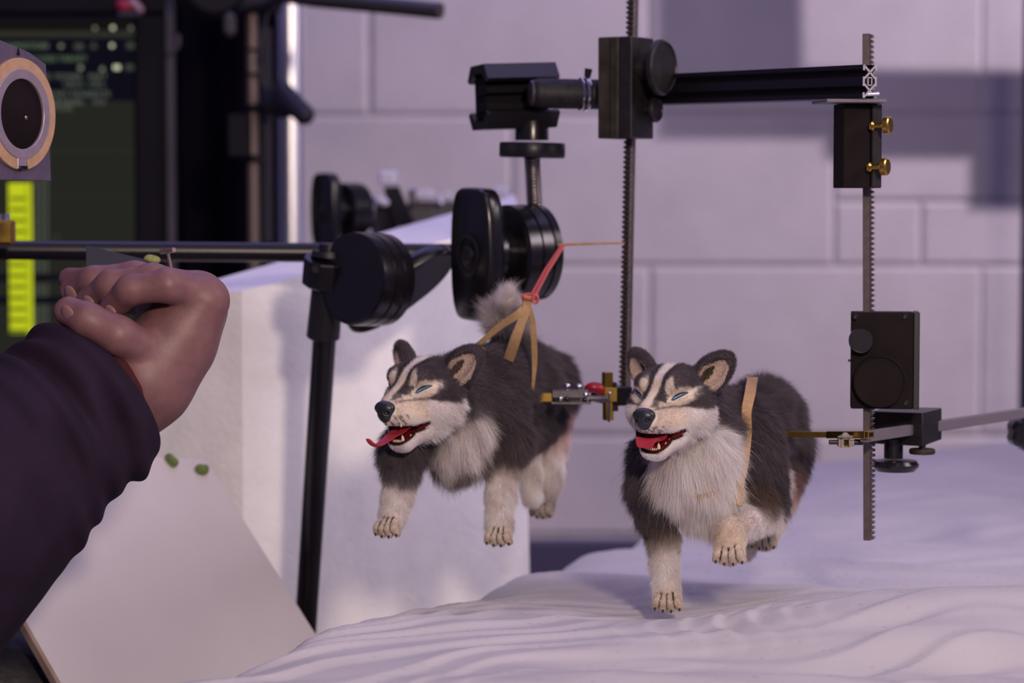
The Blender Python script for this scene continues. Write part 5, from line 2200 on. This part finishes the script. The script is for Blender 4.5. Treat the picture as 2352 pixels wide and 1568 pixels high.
# red trinket standing on the monitor's top edge
M_REDP = mat('red_plastic', (0.42, 0.02, 0.05), .4)
M_PINKP = mat('pale_pink_plastic', (0.55, .32, .34), .4)
t = thing('red_trinket', 'small blurred red and pink trinket on top of the monitor', 'trinket', P(298, 14, 2.18))
c = P(283, 12, 2.17) * 1000
sdf_obj('red_body', [Ell(c, WR, [6.5, 5, 5.5], 2), Ell(c + Vector((4, 0, -2)), WR, [4.5, 4, 3.5], 2)], .8, M_REDP, t)
c = P(310, 12, 2.17) * 1000
sdf_obj('pink_foot', [Cap(c + Vector((-2, 0, 3)), c + Vector((5, 0, -4)), 3.6, 3.0, 2)], .8, M_PINKP, t)
a, b = P(272, 38, 2.17), P(328, 28, 2.17)
MB().box(WF, ((a.x + b.x) / 2, 2.17, (a.z + b.z) / 2), (b.x - a.x, .012, b.z - a.z), .001).build('base', mat('grey_base', (.05, .045, .05), .5), t)

# grey strip at the monitor's right side with a hook
mb = MB()
a, b = P(383, 860, 2.17), P(391, -60, 2.17)
mb.box(WF, ((a.x + b.x) / 2, 2.185, (a.z + b.z) / 2), (b.x - a.x, .006, b.z - a.z), .0005)
o = mb.build('edge_strip', mat('grey_strip', (.06, .052, .066), .4))
tag(o, 'thin grey upright strip along the right side of the monitor', 'strip')
mb = MB()
mb.tube([P(388, 122, 2.165), P(398, 118, 2.165), P(408, 106, 2.165), P(410, 92, 2.165), P(407, 78, 2.165)], S(6, 2.165), 10)
o = mb.build('hook', mat('grey_strip', (.1, .1, .1)))
tag(o, 'small grey hook on the strip beside the monitor', 'hook')

# black drape behind
xs = np.linspace(P(380, 0, 2.5).x - .25, P(648, 0, 2.5).x, 90)
mb = MB()
ztop, zbot = P(0, -260, 2.5).z, .05
vs, fs = [], []
nzz = 14
for dep in (0, .006):
    for j in range(nzz + 1):
        for i, x in enumerate(xs):
            vs.append(Vector((x, 2.5 + dep + .010 * math.sin(i * .55) + .005 * math.sin(i * 1.3 + j * .25), zbot + (ztop - zbot) * j / nzz)))
nxx = len(xs)
for j in range(nzz):
    for i in range(nxx - 1):
        fs.append((j * nxx + i, j * nxx + i + 1, (j + 1) * nxx + i + 1, (j + 1) * nxx + i))
        o2 = (nzz + 1) * nxx
        fs.append((o2 + (j + 1) * nxx + i, o2 + (j + 1) * nxx + i + 1, o2 + j * nxx + i + 1, o2 + j * nxx + i))
mb.add(vs, fs)
o = mb.build('black_drape', M_DRAPE, angle=60)
tag(o, 'tall black cloth drape hanging between the monitor and the shiny pole', 'drape')

# shiny pole
mb = MB()
pc = P(670, 400, 2.4)
mb.lathe(Frame((pc.x, 2.4, 0), (1, 0, 0), (0, 1, 0), (0, 0, 1)), [(S(33, 2.4), 0), (S(33, 2.4), 2.2)], 40)
o = mb.build('metal_pole', mat('polished_pole', (.92, .90, .95), .33, 1.0))
tag(o, 'thick polished metal pole with a bright streak behind the light stand', 'pole')

# light stand with lever
t = thing('light_stand', 'black light stand with a lever handle and lamp head, left of the polished pole', 'light stand', (P(590, 0, 2.15).x, 2.15, .0))
M_TAN = mat('riser_tan', (0.19, 0.14, 0.12), .45, .4)
M_DK = mat('stand_black', (.009, .007, .012), .55, spec=.2)
M_DKB = mat('stand_slate', (.022, .020, .034), .5, spec=.3)
sx = P(590, 300, 2.15).x
MB().cyl((sx, 2.15, .02), (sx - .004, 2.15, P(0, -120, 2.15).z), S(13, 2.15), n=20).build('riser', M_TAN, t)
for y0, y1, w in ((-60, 30, 34), (112, 118, 20), (168, 174, 22), (240, 258, 22), (355, 372, 22), (-60, 26, 60)):
    a, b = P(588, y1, 2.148), P(588, y0, 2.148)
    mb = MB()
    mb.cyl((a.x, 2.148, a.z), (a.x, 2.148, b.z), S(w, 2.148), n=20)
    mb.build('collar', M_DK, t)
a, b = P(527, 362, 2.15), P(578, 262, 2.15)
MB().box(WF, ((a.x + b.x) / 2, 2.15, (a.z + b.z) / 2), (b.x - a.x, .03, b.z - a.z), .002).build('clamp_body', M_DK, t)
a, b = P(602, 560, 2.17), P(622, 60, 2.17)
MB().box(WF, ((a.x + b.x) / 2, 2.17, (a.z + b.z) / 2), (b.x - a.x, .012, b.z - a.z), .002).build('side_rail', M_DKB, t)
mb = MB()
mb.tube([P(618, 20, 2.13), P(600, 80, 2.13), P(592, 140, 2.13), P(606, 200, 2.13), P(625, 240, 2.13)], S(5, 2.13), 10)
mb.build('cable', M_DKB, t)
c0, c1 = P(640, 228, 2.10) * 1000, P(655, 212, 2.10) * 1000
lev = [Cap(P(628, 232, 2.12) * 1000, P(652, 240, 2.11) * 1000, 13, 12, 5), Cap(P(650, 208, 2.10) * 1000, P(700, 262, 2.08) * 1000, 8.5, 7.5, 6), Cap(P(652, 230, 2.10) * 1000, P(698, 264, 2.08) * 1000, 8, 8, 5)]
sdf_obj('lever', lev, 1.2, M_DKB, t)
MB().cyl((sx, 2.15, 0), (sx, 2.15, .022), .042, n=32, ch=.003).build('base', M_DK, t)
# lamp yoke shapes at the top
mb = MB()
mb.lathe(Frame(P(470, -30, 2.14), (1, 0, 0), (0, 0, 1), (.3, -1, 0)), [(S(70, 2.14), 0), (S(78, 2.14), .01), (S(78, 2.14), .05), (S(66, 2.14), .055)], 40)
mb.build('housing', M_DK, t)
mb = MB()
mb.box(WF, (P(526, 0, 2.08).x, 2.085, P(0, 55, 2.08).z), (S(28, 2.08), .01, S(56, 2.08)), .004)
mb.build('tab', mat('dull_grey', (.07, .06, .06), .6), t)
mb = MB()
mb.cyl(P(540, 10, 2.12), P(650, -10, 2.12), S(20, 2.12), n=16)
mb.build('yoke', M_DKB, t)
mb = MB()
mb.tube([P(640, -14, 2.05), P(720, -2, 2.03), P(900, 14, 2.0), P(1012, 25, 1.98)], S(19, 2.0), 20)
o = mb.build('dark_rod', mat('brown_black_rod', (.035, .03, .032), .4))
tag(o, 'thick dark rod poking right from the lamp head along the top edge', 'rod')

# spring clamps and bits behind the foam block
M_PALE = mat('pale_pad', (.62, .60, .72), .5)
t = thing('spring_clamp', 'black spring clamp with a pale square pad standing up behind the foam block', 'spring clamp', P(900, 520, 2.0))
F = yawf(P(893, 409, 2.0), -8)
MB().box(F, (0, 0, 0), (S(38, 2), .02, S(34, 2)), .002).build('pad', M_PALE, t)
a, b, c, d = P(880, 430, 2.0), P(915, 428, 2.0), P(955, 520, 2.0), P(905, 522, 2.0)
mb = MB()
bk = Vector((0, .015, 0))
mb.add([a, b, c, d, a + bk, b + bk, c + bk, d + bk], [(0, 1, 2, 3), (7, 6, 5, 4), (0, 4, 5, 1), (1, 5, 6, 2), (2, 6, 7, 3), (3, 7, 4, 0)])
mb.build('handle', M_DK, t, bevel=.001)
a, b, c, d = P(862, 470, 2.01), P(890, 462, 2.01), P(925, 560, 2.01), P(850, 560, 2.01)
mb = MB()
mb.add([a, b, c, d, a + bk, b + bk, c + bk, d + bk], [(0, 1, 2, 3), (7, 6, 5, 4), (0, 4, 5, 1), (1, 5, 6, 2), (2, 6, 7, 3), (3, 7, 4, 0)])
mb.build('jaw', M_DKB, t, bevel=.001)
MB().box(yawf(P(872, 462, 2.0), 20, -20), (0, 0, 0), (S(34, 2), .02, S(18, 2)), .002).build('pad', M_PALE, t)
t = thing('tool_tray', 'grey tray of small metal pieces behind the foam block, left of the threaded rod', 'tray', P(1040, 540, 2.05))
a, b = P(935, 560, 2.05), P(1180, 462, 2.05)
mb = MB()
mb.box(WF, ((a.x + b.x) / 2, 2.07, (a.z + b.z) / 2), (b.x - a.x, .05, b.z - a.z), .003)
mb.build('tray_body', mat('tray_grey', (.085, .075, .08), .6, noise=(60, .3)), t)
for px, py, w, h, m_ in ((977, 447, 40, 22, M_PALE), (1012, 458, 14, 22, M_PALE), (1152, 441, 34, 26, M_PALE), (1175, 458, 16, 18, M_CHROME), (950, 452, 16, 40, M_STEEL), (1030, 450, 12, 20, M_PALE), (1140, 464, 26, 14, M_STEEL)):
    MB().box(yawf(P(px, py, 2.04), px % 25 - 12), (0, 0, 0), (S(w, 2.04), .015, S(h, 2.04)), .0015).build('metal_piece', m_, t)
mb = MB()
mb.ell(Frame(P(1013, 466, 2.02), (1, 0, 0), (0, 1, 0), (0, 0, 1)), (.0025, .0025, .0025), 12, 8)
mb.build('bead', M_CHROME, t)
# shelf carrying those pieces
a, b = P(760, 600, 2.05), P(1230, 565, 2.05)
t = thing('side_shelf', 'dark shelf on a post hidden behind the foam block', 'shelf', (.5 * (a.x + b.x), 2.08, 0))
MB().box(WF, ((a.x + b.x) / 2, 2.12, P(900, 566, 2.05).z), (b.x - a.x, .14, .012), .002).build('shelf_board', M_DK, t)
MB().box(WF, ((a.x + b.x) / 2, 2.13, P(900, 566, 2.05).z / 2), (.05, .05, P(900, 566, 2.05).z), .002).build('post', M_DK, t)
# navy post at the right edge
q = P(2372, 600, 2.2)
mb = MB()
mb.cyl((q.x, 2.42, 0), (q.x, 2.42, 2.0), S(22, 2.4), n=24)
o = mb.build('navy_post', M_POLE)
o.location.x = P(2366, 600, 2.42).x
tag(o, 'dark navy upright post at the right edge of the picture', 'post')

# ------------------------------------------------------------------ rotary stage at the far left
t = thing('rotary_stage', 'purple grey machined block with a round dial in a tan ring at the left edge', 'rotary stage', P(20, 415, 1.28))
n_ = Vector((.90, -.43, 0)).normalized()
tx = Vector((.43, .90, 0)).normalized()
F = Frame(P(43, 262, 1.27), tx, (0, 0, 1), n_)     # x runs away to the right, y up, z out of the face
kr = 1 / FPX * 1.27
M_PUR = mat('purple_anodised', (.12, .09, .15), .5, .2, noise=(120, .15), bump=(600, .2, .0002))
f_ = 1 / .43
poly = [(-120 * kr * f_, -150 * kr), (52 * kr * f_, -152 * kr), (46 * kr * f_, 118 * kr), (20 * kr * f_, 142 * kr), (-30 * kr * f_, 166 * kr), (-120 * kr * f_, 186 * kr)]
MB().prism(F, poly, -.03, 0, .0005).build('housing', M_PUR, t, angle=20)
M_RTAN = mat('tan_ring', (.50, .31, .19), .5, noise=(200, .12))


def annulus(F_, r0, r1, h0, h1, a0=0, a1=360, n=72):
    vs, fs = [], []
    full = a1 - a0 >= 359.9
    m_ = n if full else n + 1
    for i in range(m_):
        a_ = math.radians(a0 + (a1 - a0) * i / n)
        for r, h in ((r0, h0), (r1, h0), (r1, h1), (r0, h1)):
            vs.append(F_.p(r * math.cos(a_), r * math.sin(a_), h))
    for i in range(n):
        j = (i + 1) % m_
        for q in range(4):
            q2 = (q + 1) % 4
            fs.append((i * 4 + q, i * 4 + q2, j * 4 + q2, j * 4 + q))
    if not full:
        fs += [(3, 2, 1, 0), tuple((m_ - 1) * 4 + q for q in range(4))]
    return vs, fs


for nm, r0, r1, h, m_, a0, a1 in (('outer_ring', 100, 128, .0022, M_RTAN, -80, 265), ('inner_ring', 80, 103, .0028, mat('lilac_metal', (.42, .34, .42), .4, .5, noise=(150, .1)), 0, 360)):
    mb = MB()
    mb.add(*annulus(F, r0 * kr, r1 * kr, -.001, h, a0, a1))
    mb.build(nm, m_, t, bevel=.0004, angle=30)
mb = MB()
mb.lathe(F, [(79 * kr, 0), (81 * kr, .0012), (78 * kr, .0016)], 64)
mb.build('dial_face', M_DARKFACE, t)
mb = MB()
mb.lathe(F.at(14 * kr, -8 * kr, .0014), [(5 * kr, 0), (5 * kr, .001), (3 * kr, .0013)], 16)
mb.build('screw', M_STEEL, t)
MB().box(F, (-4 * kr, -112 * kr, .0012), (20 * kr * 1.6, 26 * kr, .003), .0003).build('key_tab', mat('lilac_metal', (.3, .3, .3)), t)
MB().box(F, (-4 * kr, -122 * kr, .0018), (18 * kr * 1.6, 8 * kr, .004), .0003).build('key_slot', M_BLACK, t)
MB().prism(F, [(-6 * kr, 134 * kr), (6 * kr, 134 * kr), (0, 152 * kr)], 0, .0004).build('index_mark', M_BLACK, t)

# gold block on the tube
t = thing('gold_block', 'small gold machined block with chrome pins on the tube at the left edge', 'block', P(8, 552, 1.45))
F = yawf(P(6, 533, 1.435), 6)
kg = 1 / FPX * 1.435
MB().box(F, (0, 0, 0), (54 * kg, .018, 56 * kg), .0016).build('body', M_BRASS, t)
for x in (-8, 10):
    MB().cyl(F.p(x * kg, 0, 28 * kg), F.p(x * kg, 0, 42 * kg), 7 * kg, n=14).build('pin', M_CHROME, t)

# ------------------------------------------------------------------ animator's arm
M_SKINP = mat('hand_skin', (.20, .095, .098), .5, sss=.15, noise=(150, .12), bump=(500, .25, .0004))
M_SLEEVE = mat('purple_sleeve', (.020, .011, .026), .9, noise=(40, .2), bump=(260, .3, .0008), spec=.2)
M_CUFF = mat('dark_red_cuff', (.05, .004, .006), .9)
t = thing('person', 'person in a dark purple sleeve, arm reaching in and hand closed around the pins', 'person', P(60, 1100, 1.2))
m_ = mm


def fing(pts, r):
    out = []
    for i in range(len(pts) - 1):
        out.append(Cap(m_(*pts[i]), m_(*pts[i + 1]), r * (1 - .10 * i), r * (1 - .10 * (i + 1)), 3.0))
    return out


hand = [Cap(m_(215, 960, 1.20), m_(330, 870, 1.20), 27, 24, 8),
        Cap(m_(330, 870, 1.20), m_(400, 790, 1.205), 24, 21, 8),
        Ell(m_(425, 735, 1.215), [Vector((.55, .1, .83)).normalized(), Vector((.82, .15, -.56)).normalized(), Vector((-.18, .98, 0)).normalized()], [27, 19, 17], 8),
        Cap(m_(395, 800, 1.20), m_(468, 690, 1.20), 17, 13, 8),
        Cap(m_(380, 790, 1.22), m_(360, 672, 1.26), 15, 11, 8)]
hand += fing([(470, 682, 1.20), (385, 655, 1.185), (300, 665, 1.185), (255, 712, 1.195)], 9.0)
hand += fing([(448, 668, 1.215), (350, 645, 1.20), (255, 655, 1.20), (205, 690, 1.21)], 9.4)
hand += fing([(415, 660, 1.235), (310, 638, 1.225), (215, 645, 1.225), (165, 668, 1.235)], 9.2)
hand += fing([(380, 662, 1.255), (285, 645, 1.25), (205, 645, 1.25), (160, 640, 1.26)], 8.4)
hand += fing([(350, 815, 1.19), (270, 770, 1.175), (200, 735, 1.175), (158, 715, 1.18)], 10.5)
sdf_obj('hand', hand, .9, M_SKINP, t)
# nails
for q in ((255, 722, 1.187), (205, 700, 1.202), (163, 677, 1.227), (156, 722, 1.171)):
    mb = MB()
    c = P(*q)
    mb.ell(axisf(c, Vector((-.5, -.7, -.3))), (.0042, .0052, .0012), 14, 8)
    mb.build('fingernail', mat('nail', (.32, .17, .16), .35), t)
# sleeve: puffy tube with folds, open at the wrist
a, b = m_(-330, 1315, 1.13), m_(252, 893, 1.20)
ax_ = (b - a).normalized()
Fs = axisf(a / 1000, ax_)
Ls = (b - a).length / 1000
nr_, na = 60, 64
rs = np.random.RandomState(3)
vs, fs = [], []
prof = []
for i in range(nr_ + 1):
    s_ = i / nr_
    base_r = .080 * (1 - s_) ** 1.0 + .0375 * s_
    base_r += .006 * math.exp(-((s_ - .93) / .05) ** 2) - .004 * math.exp(-((s_ - .80) / .03) ** 2)
    prof.append((base_r, s_ * Ls))
prof += [(.036, Ls + .001), (.033, Ls + .0005), (.031, Ls - .004), (.030, Ls - .02)]
for i, (r, h) in enumerate(prof):
    s_ = min(1, i / nr_)
    for j in range(na):
        a_ = 2 * math.pi * j / na
        fold = .0030 * math.sin(h * 190 + 1.6 * math.sin(a_ + .6) * 2) * math.exp(-((s_ - .80) / .22) ** 2) * (.6 + .4 * math.sin(a_ * 2 + 1))
        fold += .0022 * math.sin(h * 410 + 2.2 * math.sin(a_ * 2)) * math.exp(-((s_ - .8) / .2) ** 2)
        if i > nr_:
            fold = 0
        vs.append(Fs.p((r + fold) * math.cos(a_), (r + fold) * math.sin(a_), h))
n = len(prof)
for i in range(n - 1):
    for j in range(na):
        k = (j + 1) % na
        fs.append((i * na + j, i * na + k, i * na + na + k, i * na + na + j))
fs.append(tuple(range(na - 1, -1, -1)))
MB().add(vs, fs).build('sleeve', M_SLEEVE, t, angle=80, subsurf=1)
mb = MB()
mb.lathe(axisf(b / 1000 - ax_ * .012, ax_), [(.0325, 0), (.0325, .016), (.0305, .018), (.0295, .016), (.0295, 0)], 40, cap=False)
mb.build('cuff', M_CUFF, t)

# pin board held in the hand, with T pins and a green bud
t = thing('pin_board', 'small dark grey pad of pins held behind the hand', 'pin board', P(300, 640, 1.33))
q = [P(203, 573, 1.33), P(338, 606, 1.31), P(420, 640, 1.30), P(360, 720, 1.28), P(200, 700, 1.30)]
n0_ = (q[1] - q[0]).cross(q[3] - q[0]).normalized() * .004
mb = MB()
k = len(q)
mb.add([p + n0_ for p in q] + [p - n0_ for p in q], [tuple(range(k)), tuple(range(2 * k - 1, k - 1, -1))] + [(i, (i + 1) % k, k + (i + 1) % k, k + i) for i in range(k)])
mb.build('pad', mat('slate_pad', (.045, .045, .05), .7), t, bevel=.0006)
M_PIN = mat('pin_metal', (.40, .30, .28), .35, .8)
for (hx0, hy0, hx1, hy1, bx, by, lab) in ((370, 578, 400, 574, 394, 622, 'T pin with a level crossbar above the hand'),
                                          (297, 604, 303, 602, 301, 642, 'short upright pin left of the green bud'),
                                          (308, 601, 318, 604, 322, 640, 'pin with a tiny round end just left of the green bud')):
    mb = MB()
    A_, B2 = P(hx0, hy0, 1.31), P(hx1, hy1, 1.30)
    mb.cyl(A_, B2, S(6 if hx1 - hx0 > 15 else 4, 1.3), n=12, ch=.0002)
    mb.cyl(P(bx, by, 1.30), P((hx0 + hx1) / 2, (hy0 + hy1) / 2 + 2, 1.305), S(3.6, 1.3), n=10)
    o = mb.build('t_pin', M_PIN)
    tag(o, lab, 'pin')
t = thing('green_bud', 'pale green clay bud on a thin stem above the hand', 'clay bud', P(351, 640, 1.31))
c = P(350, 597, 1.31) * 1000
sdf_obj('bud', [Ell(c, WR, [4.4, 3.2, 2.6], 1.5), Ell(c + Vector((-1.8, 0, .6)), WR, [2.6, 2.6, 2.2], 1.5)], .4, mat('pale_green_clay', (.30, .33, .11), .6, noise=(500, .25), bump=(900, .5, .0005)), t)
MB().cyl(P(351, 650, 1.305), P(350, 603, 1.31), S(2.5, 1.3), n=8).build('stem', M_PIN, t)

# black bag in the lower left corner
c = P(20, 1500, 1.36)
pr = [Ell(c * 1000 + Vector((-30, 20, -20)), WR, [62, 40, 34], 20), Ell(c * 1000 + Vector((10, 15, -44)), WR, [50, 40, 40], 20), Ell(c * 1000 + Vector((-70, 10, -30)), WR, [50, 40, 54], 20)]
o, _ = sdf_obj('black_bag', pr, 2.5, mat('bag_nylon', (.012, .010, .014), .5, bump=(60, .6, .003)), None)
tag(o, 'slumped black nylon bag in the lower left corner below the sleeve', 'bag')
